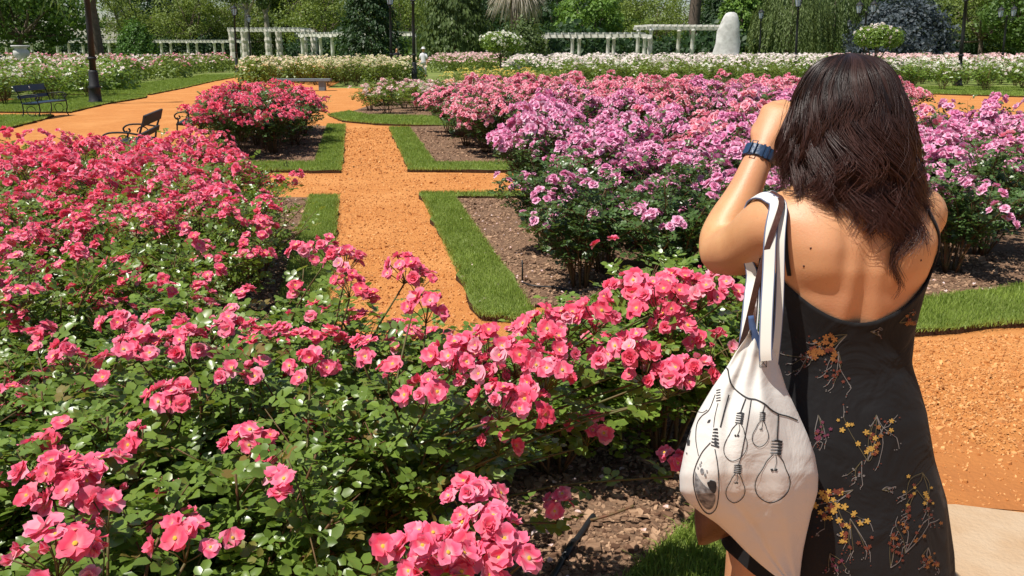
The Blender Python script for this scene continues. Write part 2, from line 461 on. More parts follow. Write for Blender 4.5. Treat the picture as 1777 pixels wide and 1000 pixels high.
M_blush = rose_mat('blush_petal', (.85, .5, .38), (.86, .58, .52), (.88, .74, .70), .15)
M_peach = rose_mat('peach_petal', (.85, .38, .15), (.86, .45, .26), (.88, .60, .45), .2)

def petal(mb, R, W, tilt, curl, ang, cup, rng, o=(0, 0, 0), na=4, nt=3, rot=None, lift=0.0):
    s = np.linspace(0.04, 1, na)[:, None]; t = np.linspace(-1, 1, nt)[None, :]
    wt = np.interp(s, [0, .3, .62, .85, 1.0], [.25, .72, 1.0, .96, .62])
    rr = R * (s - .16 * s * t * t + .075 * np.sin(4 * t + ang * 7) * s)
    x = rr * math.cos(tilt) + curl * .3 * R * s ** 3
    z = rr * math.sin(tilt) - curl * R * s ** 3 + cup * W * t * t * s + .09 * R * np.sin(5 * t + 9 * ang) * s * s
    y = W * wt * t * .5 + 0 * s
    x = x + 0 * t; ca, sa = math.cos(ang), math.sin(ang)
    V = np.stack([x * ca - y * sa, x * sa + y * ca, z + lift + 0 * t], -1).reshape(-1, 3)
    if rot is not None: V = V @ rot.T
    V = V + np.asarray(o)
    g = rng.random()
    mb.add(V, None, grid_quads(na, nt, False), 0, np.column_stack([np.repeat(s.ravel(), nt), np.full(len(V), g)]))

def bloom(mb, R, style, rng, o=(0, 0, 0), rot=None, na=4, nt=3):
    a0 = rng.uniform(0, 6.28)
    if style == 'open':
        lay = [(5, 1.0, rng.uniform(-.05, .35), rng.uniform(.05, .22)), (int(rng.integers(2, 6)), .8, rng.uniform(.35, .8), .1)]
        if rng.random() < .25: lay.append((2, .5, 1.0, 0))
    elif style == 'cup':
        lay = [(5, 1.0, .25, .28), (5, .86, .62, .16), (4, .68, .95, .05), (3, .5, 1.25, 0)]
    elif style == 'tiny':
        lay = [(5, 1.0, .45, .1)]
    elif style == 'bud':
        lay = [(3, .8, 1.25, -.05), (2, .75, 1.4, 0)]
    else:
        lay = [(5, 1.0, .35, .2), (4, .75, .9, 0)]
    for li, (n, r, tilt, curl) in enumerate(lay):
        for k in range(n):
            ang = a0 + li * .6 + k * 2 * math.pi / n + rng.normal(0, .1)
            petal(mb, R * r * rng.uniform(.82, 1.14), R * r * (1.2 if n > 3 else 1.4) * rng.uniform(.78, 1.15), tilt + rng.normal(0, .13 if style != 'open' else .24),
                  curl + rng.normal(0, .05), ang, rng.uniform(.05, .22), rng, o, na, nt, rot, R * .02 * li)
    if style == 'open':
        th = np.linspace(0, 6.28, 6, endpoint=False)
        V = np.vstack([np.column_stack([np.cos(th) * R * .15, np.sin(th) * R * .15, np.full(6, R * .10)]), (0, 0, R * .18)])
        if rot is not None: V = V @ rot.T
        mb.add(V + np.asarray(o), [(i, (i + 1) % 6, 6) for i in range(6)], None, 1)

def rot_to(d, spin=0.0):
    return np.array(Vector(d).to_track_quat('Z', 'Y').to_matrix()) if spin == 0 else np.array((Vector(d).to_track_quat('Z', 'Y').to_matrix() @ Matrix.Rotation(spin, 3, 'Z')))

BL = {}                                    # single blooms: material, style -> meshes
def blooms_for(key, mat, style, R, n=5, na=4, nt=3):
    L = []
    for i in range(n):
        rng = np.random.default_rng(100 + i + len(BL) * 10); mb = MB()
        bloom(mb, R * rng.uniform(.9, 1.12), style, rng, na=na, nt=nt)
        L.append(mb.mesh('bloom', [mat, M_stamen]))
    BL[key] = L
blooms_for('coral', M_coral, 'open', .0265, 9, 5, 5)
blooms_for('coralbud', M_coral, 'bud', .020, 2)
blooms_for('coralhalf', M_coral, 'cup', .0225, 4, 4, 4)
blooms_for('coralfade', M_salmon, 'open', .024, 3, 4, 4)
blooms_for('lilac', M_lilac, 'cup', .036, 6, 4, 4)
blooms_for('salmon', M_salmon, 'cup', .036, 5)
blooms_for('red', M_red, 'cup', .05, 2)

CL = {}                                    # trusses of several blooms
def clusters_for(key, mat, style, R, nb, spread, n=5, na=3, nt=3):
    L = []
    for i in range(n):
        rng = np.random.default_rng(900 + i + len(CL) * 10); mb = MB()
        k = int(nb * rng.uniform(.7, 1.3))
        for j in range(k):
            a = rng.uniform(0, 6.28); q = math.sqrt(rng.random())
            d = np.array((math.cos(a) * q * .9, math.sin(a) * q * .9, .75)); d /= np.linalg.norm(d)
            o = np.array((math.cos(a) * q * spread, math.sin(a) * q * spread, spread * .55 * (1 - q * q) + rng.normal(0, spread * .12)))
            bloom(mb, R * rng.uniform(.8, 1.15), style, rng, o, rot_to(d), na, nt)
        L.append(mb.mesh('bloom_truss', [mat, M_stamen]))
    CL[key] = L
clusters_for('coral', M_coral, 'low', .036, 10, .105)
clusters_for('lilac', M_lilac, 'low', .040, 10, .11)
clusters_for('salmon', M_salmon, 'low', .045, 8, .11)

LEAF8 = (np.array([(0, 0, 0), (.28, -.42, .06), (.68, -.38, .03), (1, 0, -.10), (.68, .38, .03), (.28, .42, .06), (.3, 0, -.03), (.68, 0, -.03)]),
         np.array([(0, 5, 6), (0, 6, 1), (7, 4, 3), (7, 3, 2)]), np.array([(5, 4, 7, 6), (6, 7, 2, 1)]))
LEAF4 = (np.array([(0, 0, 0), (.5, -.45, .07), (1, 0, -.08), (.5, .45, .07)]), np.array([(0, 2, 1), (0, 3, 2)]), None)

def add_leaves(mb, P, D, Nn, L, tpl, rng, g=None, wid=.86):
    P, D, Nn = map(np.asarray, (P, D, Nn)); n = len(P)
    D = unit(D); Nn = unit(Nn - D * np.sum(D * Nn, 1)[:, None]); S = np.cross(D, Nn)
    T, tri, quad = tpl; L = np.broadcast_to(L, (n,))
    fold = rng.uniform(.2, 2.2, n)
    V = P[:, None] + L[:, None, None] * (T[None, :, 0, None] * D[:, None] + wid * T[None, :, 1, None] * S[:, None] + (T[None, :, 2] * fold[:, None])[..., None] * Nn[:, None])
    k = len(T); i = np.arange(n)[:, None] * k
    if g is None: g = np.clip(rng.normal(.4, .27, n), 0, 1)
    mb.add(V.reshape(-1, 3), (i + tri.reshape(1, -1)).reshape(-1, 3), None if quad is None else (i + quad.reshape(1, -1)).reshape(-1, 4), 0,
           np.column_stack([np.tile(T[:, 0], n), np.repeat(g, k)]))

def make_bush(seed, R, Ht, ncane, nshoot, step, leafL, tpl, mleaf, compound=True, low=.12, spread=1.0, tiplim=.80):
    """returns (foliage mesh, cane mesh, flowering tips)"""
    rng = np.random.default_rng(seed); stems = MB(); LP, LD, LN, LG = [], [], [], []; tips = []
    def run(P, d_end, r0):
        seg = np.linalg.norm(np.diff(P, axis=0), axis=1).sum(); n = max(2, int(seg / step))
        q = spline(P, n + 1)[1:]
        dirs = np.gradient(q, axis=0) if len(q) > 1 else np.array([d_end])
        az = rng.uniform(0, 6.28) + np.arange(n) * 2.4 + rng.normal(0, .4, n)
        out = np.column_stack([np.cos(az), np.sin(az), rng.uniform(-.1, .55, n)])
        LP.append(q); LD.append(unit(unit(dirs) * .35 + out))
        rad = q * np.array((1, 1, .4)); rad = rad / (R + 1e-6)
        LN.append(unit(np.array((0, 0, 1.0)) + rad * .55 + rng.normal(0, .42, (n, 3))))
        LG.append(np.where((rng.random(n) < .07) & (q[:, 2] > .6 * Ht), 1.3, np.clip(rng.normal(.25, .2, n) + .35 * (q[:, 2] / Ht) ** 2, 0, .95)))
    for i in range(ncane):
        a = i * 2.39996 + rng.normal(0, .3); q = math.sqrt((i + .5) / ncane) * spread
        tip = np.array((math.cos(a) * q * R, math.sin(a) * q * R, Ht * (1 - .38 * q * q) * rng.uniform(.82, 1.06)))
        b = np.array((math.cos(a) * .05, math.sin(a) * .05, 0)); m = np.array((tip[0] * .38, tip[1] * .38, tip[2] * .58)) + rng.normal(0, .03, 3)
        C = spline([b, m, tip], 9)
        add_tube(stems, C, np.linspace(.007, .003, 9), 5, c=None)
        run(C[4:], tip - m, 1); tips.append((tip, unit(tip - m + np.array((0, 0, .25))), 1.0))
        for k in range(nshoot):
            t = rng.uniform(.3, .97); p0 = C[int(t * 8)]
            az = rng.uniform(0, 6.28); ln = rng.uniform(.10, .22) * (R / .45) ** .5
            d = unit(np.array((math.cos(az), math.sin(az), rng.uniform(.1, 1.1))) + .5 * unit(p0 * np.array((1, 1, .2))))
            e = p0 + d * ln
            if e[2] < low: e[2] = low + rng.uniform(0, .06)
            Q = np.array([p0, (p0 + e) / 2 + np.array((0, 0, .01)), e])
            add_tube(stems, Q, (.0028, .0022, .0015), 3)
            run(Q, d, .7)
            lim = Ht * (1 - .45 * (np.linalg.norm(e[:2]) / R) ** 2) * tiplim
            if e[2] > lim: tips.append((e, d, .6))
    P, D, N_, G = map(np.concatenate, (LP, LD, LN, LG))
    keep = P[:, 2] > low * .6; P, D, N_, G = P[keep], D[keep], N_[keep], G[keep]
    mb = MB(); n = len(P)
    if compound:
        D = unit(D); N_ = unit(N_ - D * np.sum(D * N_, 1)[:, None]); S = np.cross(D, N_)
        rl = leafL * 1.9 * rng.uniform(.75, 1.2, n)
        sc = leafL * rng.uniform(.75, 1.2, n)
        for t, sgn in ((1.0, 0), (.78, 1), (.78, -1), (.42, 1), (.42, -1)):
            p = P + D * (rl * t)[:, None] - np.array((0, 0, 1.0)) * (rl * .15 * t * t)[:, None]
            d = D if sgn == 0 else unit(D * .55 + S * sgn * .85)
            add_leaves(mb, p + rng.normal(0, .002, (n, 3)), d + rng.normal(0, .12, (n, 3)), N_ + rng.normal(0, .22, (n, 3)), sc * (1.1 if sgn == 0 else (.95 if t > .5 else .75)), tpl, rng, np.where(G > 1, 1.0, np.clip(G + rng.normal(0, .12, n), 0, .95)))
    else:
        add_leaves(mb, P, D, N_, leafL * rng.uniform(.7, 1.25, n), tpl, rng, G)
    return mb.mesh('foliage', mleaf), stems.mesh('canes', M_cane), tips

# bush kinds
VAR = {}
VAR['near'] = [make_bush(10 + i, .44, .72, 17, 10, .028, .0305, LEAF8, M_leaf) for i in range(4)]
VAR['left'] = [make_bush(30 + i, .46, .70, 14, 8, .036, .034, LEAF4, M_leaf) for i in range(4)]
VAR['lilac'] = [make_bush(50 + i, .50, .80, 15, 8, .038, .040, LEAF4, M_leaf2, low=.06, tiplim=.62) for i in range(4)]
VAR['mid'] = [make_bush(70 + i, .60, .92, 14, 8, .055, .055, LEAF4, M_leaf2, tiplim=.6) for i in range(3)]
VAR['far'] = [make_bush(90 + i, .95, 1.2, 16, 7, .085, .12, LEAF4, M_leaf, compound=False, low=.1) for i in range(3)]
VAR['fary'] = [make_bush(96 + i, .95, 1.2, 16, 7, .085, .12, LEAF4, M_leafy, compound=False, low=.1) for i in range(3)]
VAR['small'] = [make_bush(104 + i, .45, .55, 10, 6, .05, .055, LEAF4, M_leafy) for i in range(2)]

NB = [0]
def plant(kind, x, y, label, group, sc=1.0, single=None, truss=None, dens=1.0, nper=(4, 9), spread=.075, rng=None, zs=1.0, z=.015, minz=.0):
    """one rose bush: foliage, canes and its blooms"""
    rng = rng or np.random.default_rng(5000 + NB[0]); NB[0] += 1
    fo, ca, tips = VAR[kind][rng.integers(len(VAR[kind]))]
    root = obj('rose_bush', None, loc=(x, y, z), rot=(0, 0, float(rng.uniform(0, 6.28))), scale=(sc * rng.uniform(.93, 1.07), sc * rng.uniform(.93, 1.07), sc * zs * rng.uniform(.92, 1.08)), label=label, cat='rose bush', group=group)
    obj('foliage', fo, root, kind='stuff'); obj('canes', ca, root)
    for p, d, w in tips:
        if rng.random() > dens * w or p[2] < minz: continue
        up = unit(np.asarray(d) * .4 + np.array((0, 0, 1.0)) + rng.normal(0, .18, 3))
        c0 = p + up * rng.uniform(.01, .07)
        if single:
            for k in range(rng.integers(nper[0], nper[1] + 1)):
                a = rng.uniform(0, 6.28); q = math.sqrt(rng.random())
                o = c0 + np.array((math.cos(a) * q * spread, math.sin(a) * q * spread, spread * .6 * (1 - q * q) + rng.normal(0, .012)))
                dd = Vector(unit(up + np.array((math.cos(a), math.sin(a), 0)) * q * .9 + rng.normal(0, .2, 3)))
                nm = single if rng.random() < .93 or single + 'bud' not in BL else single + 'bud'
                b = obj('bloom', BL[nm][rng.integers(len(BL[nm]))], root, loc=o, scale=float(rng.uniform(.8, 1.15)))
                b.rotation_euler = dd.to_track_quat('Z', 'Y').to_euler()
        else:
            b = obj('bloom_truss', CL[truss][rng.integers(len(CL[truss]))], root, loc=c0, scale=float(rng.uniform(.75, 1.2)), kind='stuff')
            b.rotation_euler = (Vector(up).to_track_quat('Z', 'Y') @ Matrix.Rotation(rng.uniform(0, 6.28), 3, 'Z').to_quaternion()).to_euler()
    return root

def spots(poly, sp, rng, jit=.28):
    poly = np.asarray(poly); lo, hi = poly.min(0), poly.max(0); out = []; r = 0
    y = lo[1] + sp * .4
    while y < hi[1]:
        x = lo[0] + (sp * .5 if r % 2 else 0)
        while x < hi[0]:
            out.append((x + rng.normal(0, sp * jit * .4), y + rng.normal(0, sp * jit * .4))); x += sp
        y += sp * .87; r += 1
    out = np.array(out); return out[inside(poly, out[:, 0], out[:, 1])]

# --- foreground bed: mostly leaves, trusses where the photograph shows them
rg = np.random.default_rng(21)
near_pos = [(x, y) for x, y in spots([(-2.9, 1.05), (-.6, 1.05), (-.48, 1.55), (-.36, 2.2), (-.05, 2.62), (.5, 2.95), (.8, 3.0), (.85, 3.4), (-.25, 3.4), (-.75, 3.35), (-3.3, 3.4)], .50, rg)]
near_pos += [(.16, 2.86), (.36, 3.12), (.62, 3.0), (.86, 3.2), (.60, 3.32)]
near_bushes = []
for x, y in near_pos:
    h = .90 if y < 1.5 else .78 if (abs(x) < .4 and y > 2.6) else 1.0
    near_bushes.append(plant('near', x, y, 'leafy rose bush with scattered coral pink blooms in the bed beside the woman', 'coral rose bushes of the bed beside the woman', single='coral', dens=(.20 if x < -.5 and y > 2.2 else .06) if y > 1.6 else .0, nper=(1, 6), zs=h, sc=rg.uniform(.92, 1.06)))
TR = [(85, 825, .80, 7), (125, 845, .78, 4), (180, 885, .76, 2), (90, 955, .78, 8), (170, 965, .72, 2), (315, 930, .74, 4), (650, 950, .76, 1), (820, 865, .74, 7), (845, 915, .72, 7), (870, 965, .68, 6), (740, 950, .74, 6), (715, 985, .72, 3), (800, 985, .68, 4),
      (967, 875, .42, 3), (598, 448, .93, 8), (605, 488, .88, 5), (525, 440, .86, 4), (565, 425, .92, 4), (700, 462, .95, 6), (722, 480, .93, 4), (738, 528, .90, 4), (535, 632, .82, 6), (290, 690, .78, 5), (240, 598, .82, 5), (428, 768, .70, 5), (460, 770, .69, 2),
      (100, 745, .72, 2), (112, 615, .80, 3), (325, 602, .80, 7), (390, 562, .85, 3), (62, 588, .80, 3), (240, 762, .72, 2), (840, 600, .90, 9), (895, 620, .88, 9), (830, 648, .85, 7), (945, 645, .85, 7), (918, 692, .80, 4), (865, 755, .66, 5),
      (735, 678, .80, 5), (672, 642, .85, 2), (780, 612, .90, 5), (940, 568, .93, 8), (985, 555, .92, 6), (1020, 740, .60, 5), (1045, 622, .82, 2), (1095, 500, .96, 9), (1145, 520, .96, 10), (1180, 490, .97, 8), (1215, 505, .95, 8), (1250, 498, .94, 6), (1165, 560, .90, 7),
      (1095, 605, .86, 6), (1120, 632, .82, 6), (1160, 655, .80, 5), (1200, 640, .82, 6), (1170, 795, .48, 3), (1032, 545, .94, 5), (1235, 590, .86, 4), (310, 690, .76, 3), (205, 560, .83, 4), (450, 640, .78, 2), (865, 690, .82, 4), (960, 610, .88, 5), (630, 600, .85, 2), (395, 650, .78, 3)]
M_pedicel = plain('rose_pedicel', (.09, .12, .03), (.14, .06, .03), 30, .6, .3)
for u, v, z, n in TR:
    c0 = gz(u, v, z); bi = min(range(len(near_pos)), key=lambda i: (near_pos[i][0] - c0[0]) ** 2 + (near_pos[i][1] - c0[1] + .05) ** 2)
    root = near_bushes[bi]; Mi = root.matrix_basis.inverted()
    base = np.array((near_pos[bi][0] + rg.normal(0, .06), near_pos[bi][1] + rg.normal(0, .06), z * .35)); mb = MB()
    hub = c0 - np.array((0, 0, .06))
    add_tube(mb, spline([base, (base + hub) / 2 + np.array((0, 0, .06)), hub], 8), np.linspace(.0042, .0028, 8), 5)
    n = int(n * 1.45 + .5); spr = .0195 * math.sqrt(n) + .012
    items = []
    for k in range(n):
        a = k * 2.4 + rg.uniform(-.4, .4); q = math.sqrt((k + .3) / n)
        o = c0 + np.array((math.cos(a) * q * spr, math.sin(a) * q * spr * .9, spr * .75 * (1 - q * q) - .3 * spr + rg.normal(0, .008)))
        dd = unit(np.array((math.cos(a) * q, math.sin(a) * q, .75)) + np.array((-.12, -.45, 0)) + rg.normal(0, .2, 3))
        add_tube(mb, [hub, (hub + o) / 2 - dd * .01, o], (.0018, .0014, .0018), 4); items.append((o, dd))
    # a few leaves on the flowering shoot
    P = spline([base, hub], 12)[4:]; az = rg.uniform(0, 6.28, len(P))
    D = np.column_stack([np.cos(az), np.sin(az), .3 + 0 * az]); NN = np.array((0, 0, 1.0)) + rg.normal(0, .35, (len(P), 3)); S = np.cross(unit(D), unit(NN))
    lf = MB()
    for t, sg in ((.06, 0), (.045, 1), (.045, -1), (.022, 1), (.022, -1)):
        add_leaves(lf, P + unit(D) * t, D if not sg else unit(D) * .5 + S * sg, NN, .034 * rg.uniform(.8, 1.15, len(P)), LEAF8, rg)
    def local(me):
        me.transform(Mi); return me
    obj('flowering_shoot', local(mb.mesh('flowering_shoot', M_pedicel)), root); obj('shoot_leaves', local(lf.mesh('shoot_leaves', M_leaf)), root, kind='stuff')
    for o, dd in items:
        nm = str(rg.choice(['coral', 'coralhalf', 'coralbud', 'coralfade'], p=[.72, .15, .09, .04]))
        b = obj('bloom', BL[nm][rg.integers(len(BL[nm]))], root)
        q = Vector(dd).to_track_quat('Z', 'Y'); s = float(rg.uniform(.74, 1.14))
        b.matrix_basis = Mi @ Matrix.LocRotScale(Vector([float(x) for x in o]), q, Vector((s, s, s)))

# --- bed left of the narrow path
rg = np.random.default_rng(31)
for x, y in spots([(sx(-.74, 3.5), 3.45), (sx(-.76, 5.6), 5.6), (sx(-1.10, 7.3), 7.3), (-3.2, 7.9), (-4.6, 7.7), (-4.5, 6.5), (-3.6, 5.2), (-3.2, 3.45)], .56, rg):
    L, G = 'dense coral pink rose bush in the bed left of the narrow path', 'coral rose bushes left of the narrow path'
    if y < 5.4: plant('left', x, y, L, G, single='coral', dens=.27, nper=(4, 9), zs=1.04, spread=.085)
    else: plant('left', x, y, L, G, truss='coral', dens=.31, zs=.98 + .14 * rg.random(), sc=1.0)
for x, y in ((-3.75, 8.45), (-4.5, 8.75), (-3.1, 8.3)): plant('left', x, y, 'dense coral pink rose bush in the bed left of the narrow path', 'coral rose bushes left of the narrow path', truss='coral', dens=.36, zs=1.08)
# --- coral bed behind the cross path
rg = np.random.default_rng(41)
for x, y in spots([(sx(-1.1, 12.2), 12.2), (sx(-1.0, 17.6), 17.6), (-5.5, 17.6), (-4.75, 12.0)], .70, rg):
    plant('mid', x, y, 'coral pink rose bush in the bed behind the cross path, near the park benches', 'coral rose bushes behind the cross path', truss='coral', dens=.62, sc=.98)
# --- lilac bed behind the woman
rg = np.random.default_rng(51)
for x, y in spots([(sx(1.42, 5.3), 5.06), (1.4, 5.06), (2.7, 5.35), (3.6, 5.95), (4.4, 6.6), (6.2, 8.75), (sx(1.48, 8.7), 8.75)], .64, rg):
    L, G = 'lilac pink rose bush in the large bed behind the woman', 'lilac rose bushes of the large bed behind the woman'
    if y < 6.9: plant('lilac', x, y, L, G, single='lilac', dens=.22, nper=(2, 6), spread=.08, zs=.98)
    else:
        pk = rg.random() < .14
        plant('lilac', x, y, 'rose pink bush mixed in among the lilac roses behind the woman' if pk else L, 'rose pink bushes among the lilac roses' if pk else G, truss='salmon' if pk else 'lilac', dens=.46, zs=1.06 if y < 7.6 else 1.18)
rg = np.random.default_rng(61)
for x, y in spots([(sx(1.75, 12.1), 12.1), (5.6, 12.1), (8.6, 18.2), (sx(1.6, 17.6), 17.6)], .86, rg):
    lil = y < 13.6 and rg.random() < .6
    plant('mid', x, y, 'lilac rose bush at the front of the salmon pink bed' if lil else 'salmon pink rose bush in the wide bed behind the lilac roses', 'lilac rose bushes at the front of the salmon bed' if lil else 'salmon rose bushes behind the lilac bed', truss='lilac' if lil else 'salmon', dens=.80, zs=1.04)
# ================================================================== the woman with the tote bag
def skin_mat():
    N = NT('skin'); f = N.ramp(N.noise(14, 4), .3, .75); g = N.ramp(N.noise(3.0, 2), .35, .7)
    c = N.mix(f, (.63, .345, .16), (.52, .25, .105)); c = N.mix(g, c, (.60, .28, .15)); c = N.mix(N.ramp(N.noise(160, 3), .62, .9), c, (.42, .18, .08))
    return N.done(N.pri(c, .46, .42, N.bump(N.noise(300, 4), .16, .003), sub=(.12, (1.0, .35, .18), .006)))
M_skin = skin_mat()
def hair_mat(name, a, b):
    N = NT(name); r, g = N.attr(); c = N.mix(g, a, b); c = N.mix(N.ramp(r, .35, 1.3), c, (.085, .030, .022))
    return N.done(N.pri(c, .42, .42))
M_hair = hair_mat('dark_brown_hair', (.009, .005, .0045), (.052, .024, .018))
M_hairin = plain('inner_hair', (.010, .006, .006), (.016, .009, .008), 30, .6, .3)
def dress_mat():
    N = NT('black_cotton'); f = N.noise(900, 2)
    w = N.noise(9, 3, .5, dist=.8)
    return N.done(N.pri(N.mix(N.ramp(N.noise(5, 3), .3, .7), (.007, .0065, .007), (.011, .0105, .0115)), .78, .25, N.bump(w, .65, .022), sheen=.02))
M_dress = dress_mat()
def canvas_mat():
    N = NT('cream_canvas'); w = N.n('ShaderNodeTexWave'); w.inputs['Scale'].default_value = 220; N.l(N.obj_co(), w.inputs['Vector'])
    f = N.noise(11, 4, .55, dist=.6)
    h = N.mix(.15, f, w.outputs['Fac'])
    return N.done(N.transl(N.pri(N.mix(N.ramp(N.noise(4, 3), .3, .7), (.80, .77, .72), (.74, .71, .66)), .85, .2, N.bump(f, .4, .014), sheen=.1), (.7, .66, .58), .12))
M_canvas = canvas_mat()
M_ink = plain('print_ink', (.022, .022, .024), (.05, .05, .052), 80, .8, .2)
M_inkgrey = plain('print_grey', (.075, .078, .085), (.35, .35, .35), 95, .85, .2, detail=6)
M_bluelining = plain('blue_lining', (.08, .13, .27), (.05, .09, .20), 30, .8, .2)
M_brownleather = plain('brown_leather', (.045, .016, .010), (.075, .026, .014), 20, .42, .5, .15)
M_navy = plain('navy_leather', (.012, .035, .085), (.02, .055, .125), 40, .38, .5, .1)
M_steel = plain('steel', (.6, .6, .62), (.5, .5, .52), 10, .3, .5, 0, 1.0)
M_sole = plain('sandal', (.10, .05, .025), (.14, .08, .04), 20, .6, .3)

def fuse(mb, voxel, smooth=6, post=None):
    """union of overlapping closed pieces as one continuous surface"""
    me = mb.mesh('tmp', M_skin); o = bpy.data.objects.new('tmp', me); COL.objects.link(o)
    m = o.modifiers.new('r', 'REMESH'); m.mode = 'VOXEL'; m.voxel_size = voxel; m.use_smooth_shade = True
    s = o.modifiers.new('s', 'SMOOTH'); s.iterations = smooth; s.factor = .5
    dg = bpy.context.evaluated_depsgraph_get(); dg.update()
    ev = bpy.data.meshes.new_from_object(o.evaluated_get(dg))
    bpy.data.objects.remove(o)
    return ev

WR = np.array((.68, 1.58, 0.0))           # where she stands
def ell(cx, cy, z, a, b, n=40, p=2.0, tilt=0.0):
    th = np.linspace(0, 2 * math.pi, n, endpoint=False); c, s = np.cos(th), np.sin(th)
    return np.column_stack([cx + a * np.sign(c) * np.abs(c) ** (2 / p), cy + b * np.sign(s) * np.abs(s) ** (2 / p), np.full(n, z) + tilt * c])

body = MB()
torso = [(.74, .685, 1.585, .165, .125, 2.3), (.82, .685, 1.58, .18, .13, 2.3), (.90, .682, 1.578, .172, .122, 2.3), (.97, .676, 1.575, .150, .105, 2.3), (1.03, .672, 1.572, .137, .096, 2.3), (1.09, .668, 1.568, .138, .098, 2.3), (1.16, .664, 1.562, .149, .105, 2.3),
         (1.22, .662, 1.556, .162, .107, 2.35), (1.27, .662, 1.554, .172, .100, 2.4), (1.305, .657, 1.556, .170, .090, 2.3), (1.335, .660, 1.562, .160, .078, 2.1), (1.358, .659, 1.57, .115, .070, 2.0), (1.385, .658, 1.578, .072, .062, 2.0)]
TZ = np.array([t[0] for t in torso]); TT = np.array(torso)
def tor(z): return [np.interp(z, TZ, TT[:, k]) for k in range(1, 6)]
zz = np.linspace(.74, 1.385, 44)
add_loft(body, [ell(tor(z)[0], tor(z)[1], z, tor(z)[2], tor(z)[3], 44, tor(z)[4]) for z in zz])
add_tube(body, [(.658, 1.585, 1.33), (.656, 1.60, 1.42), (.654, 1.615, 1.47)], (.060, .050, .052), 20)
# head: skull, jaw, nose, ears
def blob(c, r, n=20, m=28):
    th = np.linspace(.02, math.pi - .02, n); return [[(c[0] + r[0] * math.sin(t) * math.cos(q), c[1] + r[1] * math.sin(t) * math.sin(q), c[2] + r[2] * math.cos(t)) for q in np.linspace(0, 2 * math.pi, m, endpoint=False)] for t in th]
HC = np.array((.652, 1.615, 1.505))
add_loft(body, blob(HC, (.074, .092, .094))); add_loft(body, blob(HC + (0, .040, -.052), (.056, .056, .062))); add_loft(body, blob(HC + (0, .098, -.030), (.013, .020, .022)))
for s in (-1, 1): add_loft(body, blob(HC + (s * .074, .0, -.02), (.010, .018, .03)))
# left arm, raised
S1, E1, W1_ = pt(1352, 388, 1.565), pt(1246, 440, 1.76), pt(1322, 262, 1.85)
K1 = pt(1352, 188, 1.90)
def limb(pts, rad, n=22): add_tube(body, spline(pts, n), np.interp(np.linspace(0, 1, n), np.linspace(0, 1, len(rad)), rad), 18)
limb([S1 + (.045, -.005, -.015), S1 + (-.005, 0.01, -.005), (S1 * .5 + E1 * .5) + (-.004, -.006, -.014), E1], [.058, .064, .062, .058, .048])
limb([E1 + (.004, -.012, -.008), E1 * .8 + W1_ * .2 + (-.006, 0, 0), E1 * .45 + W1_ * .55, W1_], [.048, .052, .047, .037, .0305])
HX = unit(K1 - W1_); HY = unit(np.cross(HX, (0.25, -1, .1))); HN = np.cross(HX, HY)
def hand(Wr, Kn, side, nrm, curl_dir, lens=(.040, .045, .043, .035)):
    ax = unit(Kn - Wr); rings = []
    for t, a, b in [(-.05, .026, .021), (.0, .028, .021), (.3, .036, .022), (.65, .041, .021), (.92, .041, .018), (1.05, .036, .013)]:
        c = Wr + (Kn - Wr) * t; th = np.linspace(0, 2 * math.pi, 18, endpoint=False)
        rings.append([c + side * a * math.cos(q) + nrm * b * math.sin(q) for q in th])
    add_loft(body, rings)
    for k in range(4):
        b0 = Kn + side * (.029 - .0195 * k) - ax * (.004 + .004 * abs(k - 1)); L = lens[k]
        p1 = b0 + ax * L * .45 + curl_dir * L * .75; p2 = p1 + curl_dir * L * .62 - ax * L * .25; p3 = p2 + curl_dir * L * .30 - ax * L * .42
        add_loft(body, blob(b0 + nrm * .004, (.011, .011, .011), 10, 12))
        add_tube(body, spline([b0 - ax * .01, b0 + (p1 - b0) * .5 + ax * .006, p1, p2, p3], 16), np.linspace(.0098, .0072, 16), 10)
    t0 = Wr + (Kn - Wr) * .35 + side * .030; d1 = unit(side * .6 + ax * .6 + curl_dir * .7)
    add_tube(body, spline([t0 - d1 * .012, t0 + d1 * .022, t0 + d1 * .045 + curl_dir * .008, t0 + d1 * .058 + curl_dir * .026], 14), np.linspace(.013, .0085, 14), 10)
handN = unit(np.array((-.55, -.8, .1)) - HX * np.dot(HX, (-.55, -.8, .1))); handS = np.cross(handN, HX)
if handS[2] < 0: handS = -handS
hand(W1_, K1, handS * 1.0, handN, unit(np.array((.75, .62, -.1))))
# right arm, folded forward to the same camera height, out of sight from behind
S2 = np.array((.795, 1.565, 1.305)); E2 = np.array((.865, 1.79, 1.19)); W2_ = np.array((.800, 1.90, 1.40)); K2 = np.array((.775, 1.93, 1.475))
limb([S2 + (-.045, -.005, -.012), S2 + (.004, .01, 0), (S2 + E2) / 2, E2], [.058, .060, .056, .052, .044]); limb([E2, E2 * .6 + W2_ * .4, W2_], [.044, .044, .036, .0275])
hand(W2_, K2, np.array((.2, .3, .93)), unit(np.array((.9, -.4, .1))), unit(np.array((-.75, .62, -.1))))
